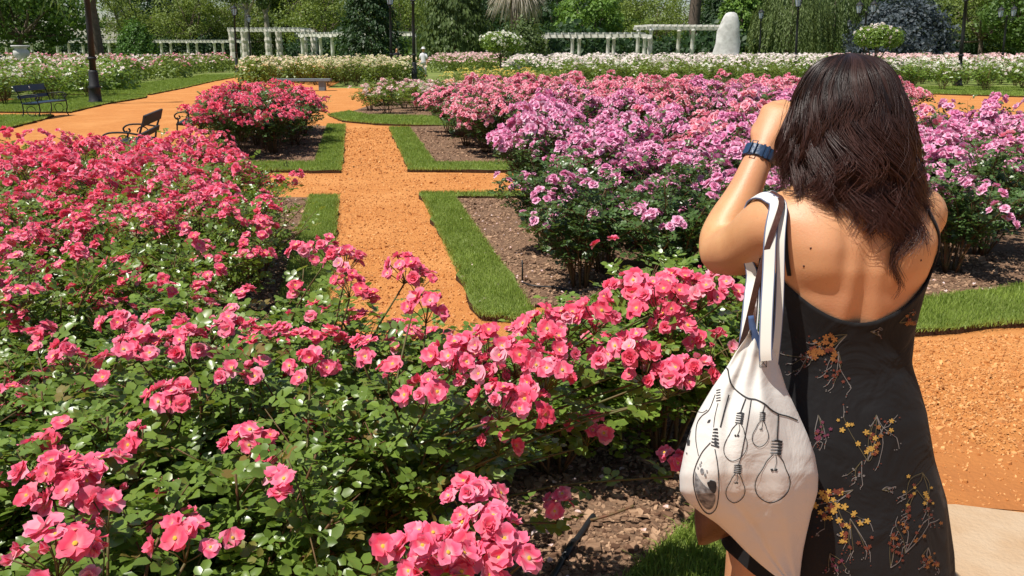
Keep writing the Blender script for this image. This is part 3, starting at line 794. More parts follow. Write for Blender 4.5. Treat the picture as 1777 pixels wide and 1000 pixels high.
# legs and feet
for s, fx in ((-1, .545), (1, .79)):
    limb([(.683 + s * .085, 1.585, .86), (fx - s * .015, 1.58, .66), (fx, 1.57, .47), (fx + s * .004, 1.595, .30), (fx + s * .006, 1.60, .09)], [.092, .086, .066, .056, .052, .036], 30)
    add_tube(body, spline([(fx + s * .006, 1.565, .042), (fx + s * .010, 1.64, .048), (fx + s * .016, 1.72, .032), (fx + s * .02, 1.80, .022)], 14), np.interp(np.linspace(0, 1, 14), [0, .3, .7, 1], [.034, .038, .040, .020]), 16, flat=.62)
bm_me = fuse(body, .0062, 7)
n = len(bm_me.vertices); V = np.empty(n * 3, np.float32); bm_me.vertices.foreach_get('co', V); V = V.reshape(-1, 3)
nr = np.empty(n * 3, np.float32); bm_me.vertices.foreach_get('normal', nr); nr = nr.reshape(-1, 3)
back = np.clip(-nr[:, 1], 0, 1) * ((V[:, 1] < 1.58) & (V[:, 2] < 1.38) & (V[:, 2] > .9))
g2 = lambda x, s: np.exp(-(x / s) ** 2)
d = -.007 * g2(V[:, 0] - .664, .016) * np.clip((1.36 - V[:, 2]) / .1, 0, 1)
for s in (-1, 1):
    d += .009 * g2(V[:, 0] - .664 - s * .082, .040) * g2(V[:, 2] - 1.255, .055) - .006 * g2(V[:, 0] - .664 - s * .042, .014) * g2(V[:, 2] - 1.25, .07) - .004 * g2(V[:, 2] - 1.175 - s * .0, .02) * g2(V[:, 0] - .664 - s * .09, .05)
    d += .004 * g2(V[:, 0] - .664 - s * .034, .018) * g2(V[:, 2] - 1.10, .09)
V = V + nr * (d * back)[:, None]
BODY_V = V.copy(); T_ = [tuple(p.vertices) for p in bm_me.polygons]
BVH_BODY = BVHTree.FromPolygons([Vector(v) for v in V.astype(float)], T_)
bm_me.vertices.foreach_set('co', (V - WR.astype(np.float32)).ravel()); bm_me.materials.clear(); bm_me.materials.append(M_skin); bm_me.update()
bm_me.name = 'body'
woman = obj('person', None, loc=WR, label='woman seen from behind in a black floral dress raising one arm before the roses', cat='person')
obj('body', bm_me, woman)
def wsub(name, mb, mats, root=woman, off=WR, smooth=True, **kw): return obj(name, mb.mesh(name, mats, smooth, off=off), root, **kw)

# ---------------------------------------------------------------- dress
NTH = 120
th = np.linspace(0, 2 * math.pi, NTH, endpoint=False)     # 0 = her right, pi/2 = front, 3pi/2 = back
DZ = [.40, .50, .56, .695, .79, .90, 1.005, 1.08, 1.16, 1.23, 1.29]
DA = [.272, .262, .256, .234, .207, .183, .1525, .151, .158, .171, .176]
DB = [.225, .212, .205, .188, .168, .142, .112, .107, .112, .113, .105]
DCX = [.722, .712, .708, .697, .688, .682, .672, .668, .664, .662, .662]
def ztop(t):
    b = max(0.0, -math.sin(t)); x = math.cos(t)
    if math.sin(t) < 0:
        ax = abs(x); return 1.118 + .09 * ax ** 1.7 + .012 * ax ** 6
    return 1.22 + .02 * math.sin(t)
def zbot(t): return .545 - .035 * math.cos(t) - .012 * math.sin(3 * t + 1)
def dress_pt(t, z, off=0.0):
    a, b, cx = np.interp(z, DZ, DA), np.interp(z, DZ, DB), np.interp(z, DZ, DCX); cy = 1.575 - .02 * np.clip((z - 1.05) / .2, 0, 1)
    k = np.clip((.98 - z) / .5, 0, 1)
    f = 1 + k ** 1.3 * (.030 * np.sin(5 * t + .6 + 2.5 * z) + .018 * np.sin(9 * t + 1.9) + .012 * np.sin(14 * t - 3 * z)) + .010 * np.exp(-((z - 1.0) / .05) ** 2) * np.sin(11 * t + 40 * z)
    c, s = np.cos(t), np.sin(t); p = 2 / 2.25
    return np.array((cx + (a * f + off) * np.sign(c) * abs(c) ** p, cy + (b * f + off) * np.sign(s) * abs(s) ** p, z))
NZ = 64; rings = []
for i in range(NZ):
    q = i / (NZ - 1); rings.append([dress_pt(t, zbot(t) + (ztop(t) - zbot(t)) * q) for t in th])
for i in range(4):                                        # inner lip at the neckline
    rings.append([dress_pt(t, ztop(t) - .004 * i - .001, -.0035) for t in th])
dm = MB(); R_ = np.array(rings); dm.add(R_.reshape(-1, 3), None, grid_quads(len(R_), NTH))
inner = np.array([[dress_pt(t, zbot(t) + (ztop(t) - .012 - zbot(t)) * q, -.004) for t in th] for q in np.linspace(0, 1, 48)]); dm.add(inner.reshape(-1, 3), None, grid_quads(48, NTH)[:, ::-1])
dress = wsub('dress', dm, M_dress)
BVH_DRESS = BVHTree.FromPolygons([Vector(v) for v in R_[:NZ].reshape(-1, 3)], [tuple(int(x) for x in q) for q in grid_quads(NZ, NTH)])
ORI = Vector((0, 0, CAM_H))
def hit(bvh, u, v):
    h = bvh.ray_cast(ORI, Vector(ray(u, v)).normalized())
    return (np.array(h[0]), np.array(h[1])) if h[0] is not None else (None, None)
def ribbon(mb, pts, nrm, w, th_=.0015, mi=0, c=None):
    """flat strap along pts lying on a surface with normals nrm"""
    P = np.asarray(pts, float); Nn = unit(np.asarray(nrm, float)); D = unit(np.gradient(P, axis=0)); S = np.cross(D, Nn); w = np.broadcast_to(w, (len(P),))
    rings = [[P[i] - S[i] * w[i] / 2 - Nn[i] * th_, P[i] + S[i] * w[i] / 2 - Nn[i] * th_, P[i] + S[i] * w[i] / 2 + Nn[i] * th_, P[i] - S[i] * w[i] / 2 + Nn[i] * th_] for i in range(len(P))]
    add_loft(mb, rings, mi, True, c)
def on_body(pts, off):
    out, nn = [], []
    for p in pts:
        co, no, _, _ = BVH_BODY.find_nearest(Vector(p)); no = Vector(no)
        out.append(np.array(co) + np.array(no) * off); nn.append(np.array(no))
    return np.array(out), np.array(nn)
for us in ([(1379, 470), (1372, 430), (1364, 390), (1360, 360)], [(1622, 505), (1628, 450), (1624, 400), (1612, 362)]):
    P = [pt(u, v, 1.50) for u, v in us]; P += [P[-1] + np.array((0, .05, .03)), P[-1] + np.array((0, .11, .0)), P[-1] + np.array((0, .14, -.08))]
    Q, Nn = on_body(spline(P, 26), .0035)
    for _ in range(3): Q[1:-1] = (Q[:-2] + 2 * Q[1:-1] + Q[2:]) / 4
    mb = MB(); ribbon(mb, Q, Nn, .0075, .0012); wsub('shoulder_strap', mb, M_dress)

# floral print, laid on the cloth as flat ink
PR = {k: plain('dress_print_' + k, a, b, 120, .75, .3) for k, a, b in [('orange', (.30, .125, .035), (.22, .08, .022)), ('yellow', (.50, .31, .065), (.38, .21, .045)), ('rust', (.17, .045, .025), (.13, .032, .02)), ('stem', (.11, .09, .045), (.07, .06, .035)), ('pale', (.21, .19, .175), (.15, .13, .125)), ('plum', (.17, .035, .07), (.12, .03, .05))]}
PK = list(PR)
prm = MB()
def lay(u, v, lift, org=None, dr=None):
    if org is None: P, Nn = hit(BVH_DRESS, u, v)
    else:
        h = BVH_DRESS.ray_cast(Vector(org), Vector(dr)); P, Nn = (np.array(h[0]), np.array(h[1])) if h[0] is not None else (None, None)
    if P is None: return None
    if np.dot(Nn, np.array(ORI) - P) < 0 and org is None: Nn = -Nn
    return P + Nn * lift
def poly_print(pts, mi, lift=.0016, proj=lay):
    Q = [proj(u, v, lift) for u, v in pts]
    if any(q is None for q in Q): return
    Q = np.array(Q)
    if np.linalg.norm(Q.max(0) - Q.min(0)) > .09: return
    c = Q.mean(0); k = len(Q); prm.add(np.vstack([Q, c]), [(i, (i + 1) % k, k) for i in range(k)], None, mi)
def line_print(pts, w, mi, lift=.0013, proj=lay):
    P = np.asarray(pts, float); D = unit(np.gradient(P, axis=0)); S = np.column_stack([-D[:, 1], D[:, 0]]); ww = np.linspace(w, w * .6, len(P))[:, None] / 2
    A = [(proj(*a, lift), proj(*b, lift)) for a, b in zip(P + S * ww, P - S * ww)]
    for (a, b), (c, d_) in zip(A[:-1], A[1:]):
        if any(x is None for x in (a, b, c, d_)) or np.linalg.norm(a - c) > .05: continue
        prm.add([a, b, d_, c], None, [(0, 1, 2, 3)], mi)
def floret(u, v, r, mi, rng, proj=lay):
    a0 = rng.uniform(0, 6.28); pts = []
    for k in range(20):
        a = a0 + k * math.pi / 10; q = r * (.42 + .58 * abs(math.cos(2.5 * (a - a0))) ** .8); pts.append((u + q * math.cos(a) * rng.uniform(.85, 1.1), v + q * math.sin(a) * .9))
    poly_print(pts, mi, .0016 + rng.uniform(0, .0006), proj)
def spray(u, v, ang, L, col, rng, n=9, fr=8.5, proj=lay, spread=.55):
    c2 = PK.index(col)
    for b in range(4):
        a = ang + rng.normal(0, spread * .6); P0 = np.array((u, v)) ; P2 = P0 + np.array((math.cos(a), math.sin(a))) * L * rng.uniform(.6, 1.0); P1 = (P0 + P2) / 2 + rng.normal(0, L * .09, 2)
        C = spline([P0, P1, P2], 10); line_print(C, 1.5, PK.index('stem' if rng.random() < .6 else 'pale'), proj=proj)
        for k in range(n // 3 + 1):
            p = C[rng.integers(4, 10)] + rng.normal(0, L * .09, 2); q = rng.random()
            floret(p[0], p[1], fr * rng.uniform(.55, 1.15), c2 if q < .82 else PK.index('rust'), rng, proj)
        e = C[-1]; tw = e + np.array((math.cos(a + .5), math.sin(a + .5))) * L * .25; line_print(spline([e, (e + tw) / 2 + rng.normal(0, 2, 2), tw], 5), 1.5, PK.index('pale'), proj=proj)
        for k in range(5):
            p = C[6] + (tw - C[6]) * rng.uniform(.2, 1.1) + rng.normal(0, L * .06, 2); floret(p[0], p[1], fr * .32, PK.index('rust' if rng.random() < .6 else 'pale'), rng, proj)
rp = np.random.default_rng(8)
for u, v, ang, L, col, nn, fr in [(1470, 580, 2.6, 62, 'orange', 12, 9.5), (1455, 610, 1.5, 70, 'rust', 6, 5.5), (1425, 600, 2.2, 40, 'orange', 10, 9), (1505, 800, -1.5, 88, 'yellow', 9, 8), (1520, 720, 1.7, 80, 'orange', 7, 6), (1495, 800, 1.9, 40, 'pale', 3, 4),
                                  (1480, 850, 2.5, 75, 'yellow', 14, 10), (1450, 870, 1.1, 80, 'yellow', 12, 9.5), (1475, 900, 1.4, 70, 'rust', 8, 6), (1600, 820, 1.9, 70, 'yellow', 8, 7), (1590, 850, 1.7, 55, 'rust', 6, 6), (1560, 560, .2, 30, 'orange', 5, 6), (1545, 985, -1.2, 60, 'rust', 8, 6), (1570, 960, -1.8, 70, 'orange', 6, 6),
                                  (1400, 620, 2.4, 40, 'pale', 2, 4), (1530, 850, -.4, 22, 'pale', 1, 3.5), (1510, 575, -.2, 20, 'pale', 1, 3), (1440, 960, 1.2, 40, 'plum', 5, 6), (1610, 950, 1.5, 40, 'orange', 6, 6.5), (1420, 720, 1.6, 60, 'plum', 6, 6)]:
    spray(u, v, ang, L, col, rp, nn, fr * .68)
for k in range(16):                                       # the cloth's other sides
    t0, z0 = rp.uniform(-.25, math.pi + .25), rp.uniform(.6, 1.15)
    def proj(u, v, lift, t0=t0, z0=z0):
        t = t0 + u / 260.0; z = z0 - v / 1000.0
        if not (zbot(t) < z < ztop(t)): return None
        a = dress_pt(t, z); b = dress_pt(t, z, lift * 1.2); return b
    spray(0, 0, rp.uniform(0, 6.28), 65, PK[k % 3], rp, 9, 8.5, proj)
obj('floral_print', prm.mesh('floral_print', [PR[k] for k in PK], False, off=WR), dress, kind='stuff')

# ---------------------------------------------------------------- hair
HZ = np.array([1.08, 1.17, 1.24, 1.29, 1.335, 1.38, 1.43, 1.48, 1.53, 1.565, 1.586, 1.600, 1.608, 1.612])
HA = np.array([.112, .116, .122, .130, .134, .128, .121, .110, .095, .081, .067, .050, .030, .0])
HB = np.array([.162, .160, .158, .156, .152, .148, .142, .133, .120, .102, .085, .062, .036, .0])
HX_ = np.array([.672, .670, .668, .667, .666, .662, .658, .654, .650, .648, .648, .648, .648, .648])
def henv(z): return np.interp(z, HZ, HA), np.interp(z, HZ, HB), np.interp(z, HZ, HX_)
rh = np.random.default_rng(17); hm = MB()
def end_z(phi):
    # phi: -pi/2 her left (picture left) .. pi/2 her right, 0 = back
    base = np.interp(phi, [-2.2, -1.2, -.75, -.3, .0, .22, .42, .62, .9, 1.3, 2.2], [1.40, 1.365, 1.345, 1.315, 1.305, 1.29, 1.27, 1.285, 1.315, 1.33, 1.38])
    return base
NP_ = 30
ts = np.linspace(0, 1, NP_)
def strand(phi, kap, z1, ph, amp, wl, rad, jit, mb=hm, crimp=0.0, tint=0.0):
    part = .02
    z0 = 1.612 - .006 * (1 - kap); zs = z0 - (z0 - z1) * (ts ** 1.45)
    A, B, X = henv(zs)
    # the crown opens quickly from the parting
    fall = np.clip((1.56 - zs) / .16, 0, 1)
    tp = 1 - .82 * ts ** 2.2
    w = amp * (.10 + fall) * (1 + .5 * ts ** 2) ; wv = np.sin(ts * (z0 - z1) / wl * 6.283 + ph); wv2 = np.cos(ts * (z0 - z1) / wl * 6.283 * .9 + ph * 1.7)
    pp = phi + w * wv / np.maximum(.05, A) * .8
    k = kap + w * wv2 * 2.6 + jit[1] * tp
    x = X + A * np.sin(pp) * k + jit[0] * (.3 + fall) * tp; y = HC[1] - .012 - B * np.cos(pp) * k * (1.0 if True else 1) + jit[2] * fall
    z = zs + jit[3] * fall * .5
    P = np.column_stack([x, y, z])
    r = rad * np.interp(ts, [0, .08, .75, 1], [.7, 1, .9, .25])
    return P, r
STR = []
nl = 150
for i in range(nl):
    phi = -2.05 + 4.1 * (i + rh.random()) / nl; layer = rh.choice([0, 1, 2], p=[.2, .3, .5])
    kap0 = (.80, .90, .99)[layer] + rh.normal(0, .012)
    z1 = end_z(phi) + rh.uniform(-.02, .06) * (1 if layer else 1.3)
    if rh.random() < .12: z1 = rh.uniform(1.33, 1.46)
    ph, amp, wl = 1.6 * phi + .5 * layer + rh.normal(0, .32), rh.uniform(.016, .030), .105 + .012 * math.sin(3 * phi) + rh.normal(0, .006); lg = np.clip(rh.normal(.4, .28), 0, 1)
    spread = rh.uniform(.009, .018)
    for k in range(40):
        a, q = rh.uniform(0, 6.28), math.sqrt(rh.random()); jx, jk = math.cos(a) * q * spread, math.sin(a) * q * spread
        STR.append((phi + rh.normal(0, .012), kap0 + rh.normal(0, .006), z1 + rh.normal(0, .010), ph + rh.normal(0, .10), amp * rh.uniform(.88, 1.12), wl * rh.uniform(.96, 1.04), rh.uniform(.0006, .0011), (jx, jk * 1.2, jk * .6, rh.normal(0, .01)), np.clip(lg + rh.normal(0, .12), 0, 1)))
for i in range(170):                                      # loose single hairs
    phi = rh.uniform(-2.0, 2.0)
    STR.append((phi, rh.uniform(.97, 1.10), end_z(phi) + rh.uniform(-.05, .10), rh.uniform(0, 6.28), rh.uniform(.015, .035), rh.uniform(.06, .15), rh.uniform(.0002, .00035), (rh.normal(0, .012), rh.normal(0, .03), rh.normal(0, .012), rh.normal(0, .02)), .6))
for i in range(36):                                       # the long lock that hangs over her back
    a, q = rh.uniform(0, 6.28), math.sqrt(rh.random())
    for ph_, w_ in ((.40, .013), (.56, .008)):
        STR.append((ph_ + rh.normal(0, .03), 1.0 + rh.normal(0, .01), 1.178 + rh.uniform(-.012, .05) + (.045 if ph_ > .5 else 0), 1.2 + rh.normal(0, .15) + ph_, .014, .085, rh.uniform(.0007, .0011), (math.cos(a) * q * w_, math.sin(a) * q * .05, 0, 0), .35))
tri = 3; th3 = np.arange(3) * 2.0944
AP, AR, AG = [], [], []
for phi, kap, z1, ph, amp, wl, rad, jit, g in STR:
    P, r = strand(phi, kap, z1, ph, amp, wl, rad, jit); AP.append(P); AR.append(r); AG.append(g)
AP, AR, AG = np.array(AP), np.array(AR), np.array(AG)
# keep the hair outside the skin of back and shoulders
low = AP[..., 2] < 1.42
for i, j in zip(*np.nonzero(low)):
    p = Vector(AP[i, j]); co, no, _, dist = BVH_BODY.find_nearest(p)
    s = (p - co).dot(no)
    if s < .004: AP[i, j] = np.array(co + no * (.004 + .010 * ((i * 7) % 10) / 10))
AP[:, 1:-1] = AP[:, 1:-1] * .5 + (AP[:, :-2] + AP[:, 2:]) * .25
D = unit(np.gradient(AP, axis=1)); ref = unit(AP - np.array((HC[0], HC[1], 0)) * np.array((1, 1, 0)) - AP * np.array((0, 0, 1))); A_ = unit(np.cross(D, ref)); B_ = np.cross(D, A_)
VV = AP[:, :, None] + AR[:, :, None, None] * (np.cos(th3)[None, None, :, None] * A_[:, :, None] + np.sin(th3)[None, None, :, None] * B_[:, :, None])
ns = len(AP); q1 = grid_quads(NP_, 3); QQ = (np.arange(ns)[:, None, None] * (NP_ * 3) + q1[None]).reshape(-1, 4)
cc = np.stack([np.broadcast_to(ts[None, :, None], (ns, NP_, 3)), np.broadcast_to(AG[:, None, None], (ns, NP_, 3))], -1).reshape(-1, 2)
hm.add(VV.reshape(-1, 3), None, QQ, 0, cc)
hair = obj('hair', hm.mesh('hair', M_hair, True, off=WR), woman, kind='stuff')
iv = MB(); rings = []
for z in np.linspace(1.335, 1.606, 24):
    A, B, X = henv(z); k = .92 if z > 1.40 else .82
    rings.append([(X + A * k * math.sin(p), HC[1] - .012 - B * k * math.cos(p) * (1 if math.cos(p) > 0 else .45), z) for p in np.linspace(0, 2 * math.pi, 36, endpoint=False)])
add_loft(iv, rings); obj('hair_mass', iv.mesh('hair_mass', M_hairin, True, off=WR), woman)
mole = MB()
for u, v in ((1407, 431), (1608, 424), (1395, 462), (1598, 452)):
    P, Nn = hit(BVH_BODY, u, v)
    if P is not None: add_loft(mole, blob(P, (.0022, .0015, .0022), 6, 8))
obj('mole', mole.mesh('mole', plain('mole', (.10, .035, .02)), True, off=WR), woman, kind='stuff')
mb = MB()
for s, fx in ((-1, .545), (1, .79)):
    m2 = MB(); rings = []
    for z in (.0, .012, .02): rings.append([(fx + s * .012 + .046 * math.cos(t) * (1 + .15 * math.sin(t)), 1.675 + .145 * math.sin(t), z) for t in np.linspace(0, 2 * math.pi, 24, endpoint=False)])
    add_loft(m2, rings); add_tube(m2, spline([(fx - .05, 1.69, .012), (fx - .035, 1.70, .06), (fx + s * .012, 1.705, .078), (fx + .05, 1.70, .06), (fx + .066, 1.69, .012)], 14), .007, 6); wsub('sandal', m2, M_sole)

# ---------------------------------------------------------------- wristwatch (strap side seen)
wax = unit(W1_ - E1); wc = W1_ - wax * .012
wv = unit(np.array((-.25, -1.0, 0)) - wax * np.dot(wax, (-.25, -1.0, 0))); wu = np.cross(wax, wv)
if wu[0] < 0: wu = -wu
wroot = obj('wristwatch', None, loc=wc, label='navy blue leather strap watch on her raised left wrist', cat='watch')
def wring(a0, a1, hw, r0, r1, n=40, name='strap', m=M_navy, sh=0.0):
    mb = MB(); rings = []; full = abs(a1 - a0 - 2 * math.pi) < 1e-6
    for a in np.linspace(a0, a1, n):
        e = wu * math.cos(a) * 1.05 + wv * math.sin(a) * .95
        rings.append([e * r0 - wax * hw + wax * sh, e * r0 + wax * hw + wax * sh, e * r1 + wax * hw * .92 + wax * sh, e * r1 - wax * hw * .92 + wax * sh])
    add_loft(mb, rings); return obj(name, mb.mesh(name, m, False), wroot)
wring(0, 2 * math.pi, .0145, .0325, .0365, 110, 'strap')
wring(.9, 2.5, .0132, .0368, .0392, 50, 'strap_tail')
wring(1.28, 1.40, .0158, .0370, .0410, 5, 'keeper'); wring(1.55, 1.67, .0158, .0370, .0410, 5, 'keeper')
mb = MB(); P = [(wu * math.cos(a) + wv * math.sin(a)) * .0415 + wax * s for a, s in [(2.35, -.0165), (2.05, -.0165), (2.05, .0165), (2.35, .0165), (2.35, -.0165)]]
add_tube(mb, P, .0014, 6); obj('buckle', mb.mesh('buckle', M_navy), wroot)
mb = MB(); rings = []
for hgt, q in ((.036, .95), (.038, 1.0), (.044, 1.0), (.046, .85)):
    rings.append([-wv * hgt + (wu * math.cos(t) + wax * math.sin(t)) * .0165 * q for t in np.linspace(0, 2 * math.pi, 24, endpoint=False)])
add_loft(mb, rings); obj('watch_case', mb.mesh('watch_case', M_steel), wroot)

# ---------------------------------------------------------------- tote bag
OUT_L = [(572, 1303), (590, 1292), (612, 1276), (634, 1263), (673, 1236), (715, 1211), (756, 1195), (790, 1186), (825, 1179), (853, 1180), (872, 1193), (890, 1216), (908, 1243), (930, 1268), (954, 1291), (975, 1314), (993, 1336), (1012, 1362), (1022, 1374)]
OUT_R = [(572, 1312), (590, 1330), (612, 1346), (634, 1352), (673, 1364), (715, 1384), (756, 1402), (790, 1414), (825, 1420), (853, 1419), (872, 1414), (890, 1408), (908, 1404), (930, 1399), (954, 1394), (975, 1391), (993, 1389), (1012, 1387), (1022, 1385)]
vl = np.array([a for a, _ in OUT_L], float); ul = np.array([b for _, b in OUT_L], float); ur = np.array([b for _, b in OUT_R], float)
NV, NU = 90, 44
def bag_depth(v): return np.interp(v, [572, 620, 720, 820, 900, 1022], [1.385, 1.385, 1.36, 1.345, 1.345, 1.37])
def bag_rows(front):
    rows = []
    for v in np.linspace(572, 1022, NV):
        a, b = np.interp(v, vl, ul), np.interp(v, vl, ur); y0 = bag_depth(v); wpx = b - a; bul = .00055 * wpx
        row = []
        for j in range(NU):
            t = j / (NU - 1); sh = math.sin(math.pi * t) ** .55
            y = y0 + .045 * (t - .35) + ((-bul * .55 * sh) if front else (bul * .5 * sh))
            if front:
                k = np.clip((v - 590) / 100, 0, 1)
                y += k * (.0055 * math.sin(7 * t + v / 37) * sh + .0035 * math.sin(26 * (t - .5)) * math.exp(-(v - 640) / 70.0) * (v > 600) + .005 * math.exp(-((t - .28 - (v - 600) * .0003) / .05) ** 2) - .006 * math.exp(-((t - .62 - (v - 600) * .0005) / .08) ** 2) + .004 * math.sin((u_ := a + wpx * t) / 14.0 + v / 26.0) * .6 * sh * np.clip((v - 860) / 60, 0, 1))
                y += .010 * (1 - k) * math.sin(t * 9)
            row.append(pt(a + wpx * t, v, y))
        rows.append(row)
    return np.array(rows)
F_, Bk = bag_rows(True), bag_rows(False)
bag = obj('tote_bag', None, loc=(*F_[-1, NU // 2][:2], F_[-1, NU // 2][2]), label='white canvas tote bag with light bulb drawings hanging from her shoulder', cat='bag')
BO = np.array(bag.location)
mb = MB(); RG = np.concatenate([F_, Bk[:, ::-1][:, 1:-1]], 1); add_loft(mb, RG, 0, True)
bo = obj('bag_body', mb.mesh('bag_body', M_canvas, True, off=BO), bag)
BVH_BAG = BVHTree.FromPolygons([Vector(v) for v in F_.reshape(-1, 3)], [tuple(int(x) for x in q) for q in grid_quads(NV, NU, False)])
# dark gap of the open mouth with blue lining
mb = MB(); P, Nn = [], []
for u, v in [(1303, 548), (1306, 568), (1312, 590), (1316, 612)]:
    P.append(pt(u, v, 1.372)); Nn.append(ray(u, v) * -1)
ribbon(mb, spline(P, 10), np.tile(Nn[0], (10, 1)), np.linspace(.010, .018, 10), .0012); obj('blue_lining', mb.mesh('blue_lining', M_bluelining, True, off=BO), bag)
M_strap = NT('striped_strap'); _r, _g = M_strap.attr()
M_strap = M_strap.done(M_strap.pri(M_strap.mix(M_strap.ramp(_g, .4, .6), (.70, .67, .60), (.13, .15, .23)), .85, .2))
def strap(us, w, over, name='shoulder_strap', m=None, par=bag, off=BO, th_=.0018, ys=None):
    P = [pt(u, v, y) for u, v, y in us]; e = P[0]
    P = [e + np.array(o) for o in over][::-1] + P
    C = spline(P, 60)
    for i in range(len(C)):                               # lie on, never in, the body and dress
        co, no, _, _ = BVH_BODY.find_nearest(Vector(C[i])); s = (Vector(C[i]) - co).dot(no)
        if s < .007: C[i] = np.array(co + no * .007)
    for _ in range(4): C[1:-1] = (C[:-2] + 2 * C[1:-1] + C[2:]) / 4
    Nn = []
    for i in range(len(C)):
        co, no, _, dist = BVH_BODY.find_nearest(Vector(C[i])); k = math.exp(-(dist / .03) ** 2); Nn.append(np.array(no) * k + np.array((-.1, -1, .25)) * (1 - k))
    Nn = unit(np.array(Nn)); D = unit(np.gradient(C, axis=0)); S = unit(np.cross(D, Nn)); Nn = np.cross(S, D); mb = MB()
    cols = [-.5, -.43, -.38, .38, .43, .5]; g = [.8, .8, 0, 0, .8, .8]
    top = np.stack([C + S * c * w + Nn * th_ for c in cols], 1); bot = np.stack([C + S * c * w - Nn * th_ for c in cols[::-1]], 1)
    RR = np.concatenate([top, bot], 1); k = RR.shape[1]; mb.add(RR.reshape(-1, 3), None, grid_quads(len(C), k), 0, np.column_stack([np.zeros(len(C) * k), np.tile(g + g[::-1], len(C))]))
    return obj(name, mb.mesh(name, m or M_strap, True, off=off), par)
OV = [(0, .03, .004), (0, .065, .0), (.002, .10, -.04), (.0, .105, -.12), (-.02, .05, -.21), (-.05, -.045, -.29), (-.062, -.075, -.33)]
strap([(1347, 356, 1.50), (1337, 400, 1.462), (1334, 470, 1.43), (1330, 540, 1.39), (1328, 604, 1.362), (1329, 626, 1.357)], .023, OV)
strap([(1360, 358, 1.50), (1355, 410, 1.465), (1354, 480, 1.445), (1351, 560, 1.425), (1345, 620, 1.412), (1342, 645, 1.412)], .015, OV)
mb = MB()                                                 # stitched square where the strap is sewn on
inkm = MB()
def inklay(u, v, lift=.0012):
    P, Nn = hit(BVH_BAG, u, v)
    if P is None: return None
    if np.dot(Nn, np.array(ORI) - P) < 0: Nn = -Nn
    return P + Nn * lift
def Z(x, y): return 1170 + x * 260 / 684.0, 620 + y * 380 / 1000.0      # drawing coordinates on the bag
def ink(pts, w, mi=0, n=None, closed=False, raw=False, tri=False):
    P = np.array([Z(*p) for p in pts]) if not raw else np.array(pts, float)
    if len(P) > 2 and not tri: P = spline(P, n or len(P) * 6)
    elif len(P) == 2: P = P[0] + (P[1] - P[0]) * np.linspace(0, 1, n or 8)[:, None]
    D = unit(np.gradient(P, axis=0)); S = np.column_stack([-D[:, 1], D[:, 0]])
    A = [(inklay(*a), inklay(*b)) for a, b in zip(P + S * w / 2, P - S * w / 2)]
    for (a, b), (c, d_) in zip(A[:-1], A[1:]):
        if any(x is None for x in (a, b, c, d_)): continue
        inkm.add([a, b, d_, c], None, [(0, 1, 2, 3)], mi)
def inkpoly(pts, mi=0, lift=.0014, n=0):
    P = np.array([Z(*p) for p in pts]); P = spline(np.vstack([P, P[:1]]), n)[:-1] if n else P
    Q = [inklay(*p, lift) for p in P]; c0 = inklay(*P.mean(0), lift)
    if c0 is None or any(q is None for q in Q): return
    mid = [inklay(*((p + P.mean(0)) / 2), lift) for p in P]; k = len(Q)
    inkm.add(np.vstack([Q, mid, [c0]]), [(k + i, k + (i + 1) % k, 2 * k) for i in range(k)], [(i, (i + 1) % k, k + (i + 1) % k, k + i) for i in range(k)], mi)
# wire, pendants and bulbs
ink([(232, 38), (245, 60), (252, 95), (262, 128), (300, 165), (335, 188), (375, 195), (412, 215), (440, 240), (475, 260), (520, 272), (562, 290)], 2.5, n=60)
def bulb(cx, top, cap_w, cap_h, bw, bot, tilt=0.0, wire_to=None, lw=1.25):
    """screw cap from (cx, top), glass down to y = bot; tilt shifts x per y"""
    X = lambda x, y: (x + (y - top) * tilt, y)
    if wire_to: ink([wire_to, (cx, top)], 2.0 if cap_w > 30 else 1.4)
    for k in range(5):
        y = top + cap_h * (.12 + .88 * k / 4); a = X(cx - cap_w * .5, y - cap_h * .04); b = X(cx + cap_w * .5, y + cap_h * .04); ink([a, b], 1.5 if cap_w > 30 else 1.1)
        ink([X(cx + cap_w * .12, y), X(cx + cap_w * .5, y + 2)], cap_h * .07)
    inkpoly([X(cx - cap_w * .4, top + cap_h * .12), X(cx - cap_w * .2, top), X(cx + cap_w * .2, top), X(cx + cap_w * .4, top + cap_h * .12)], 0)
    y0 = top + cap_h * 1.05; H = bot - y0
    prof = [(.0, .42), (.14, .46), (.30, .66), (.48, .93), (.66, 1.0), (.82, .84), (.94, .48), (1.0, .02)]
    L = [X(cx - (cap_w * .5 * w if t < .1 else bw * .5 * w), y0 + H * t) for t, w in prof]; R = [X(cx + (cap_w * .5 * w if t < .1 else bw * .5 * w), y0 + H * t) for t, w in prof]
    ink(L + R[::-1][1:], lw, n=90)
    s0, s1 = X(cx, y0), X(cx, y0 + H * .34); ink([s0, (s0[0] + cap_w * .08, (s0[1] + s1[1]) / 2), s1], .9, n=12)
    for sg in (-1, 1): inkpoly([s1, (s1[0] + sg * bw * .05, s1[1] - H * .05), (s1[0] + sg * bw * .11, s1[1] - H * .03), (s1[0] + sg * bw * .07, s1[1] + H * .015)], 0)
bulb(468, 378, 50, 62, 158, 664, -.10, (474, 262), 1.5)
bulb(303, 252, 34, 48, 104, 474, -.16, (325, 190)); bulb(403, 250, 26, 38, 74, 410, -.10, (412, 216)); bulb(291, 490, 34, 38, 86, 664, -.10, None)
ink([(350, 195), (335, 290), (318, 380), (302, 460), (293, 490)], 1.6, n=30)
ink([(248, 172), (232, 230), (210, 320)], 2.2, n=20)
for k in range(6): ink([(168 + k * 2, 400 - k * 14), (203 - k * 1, 412 - k * 17)], 2.0); ink([(184, 395 - k * 13), (204 - k, 410 - k * 16)], 2.6)
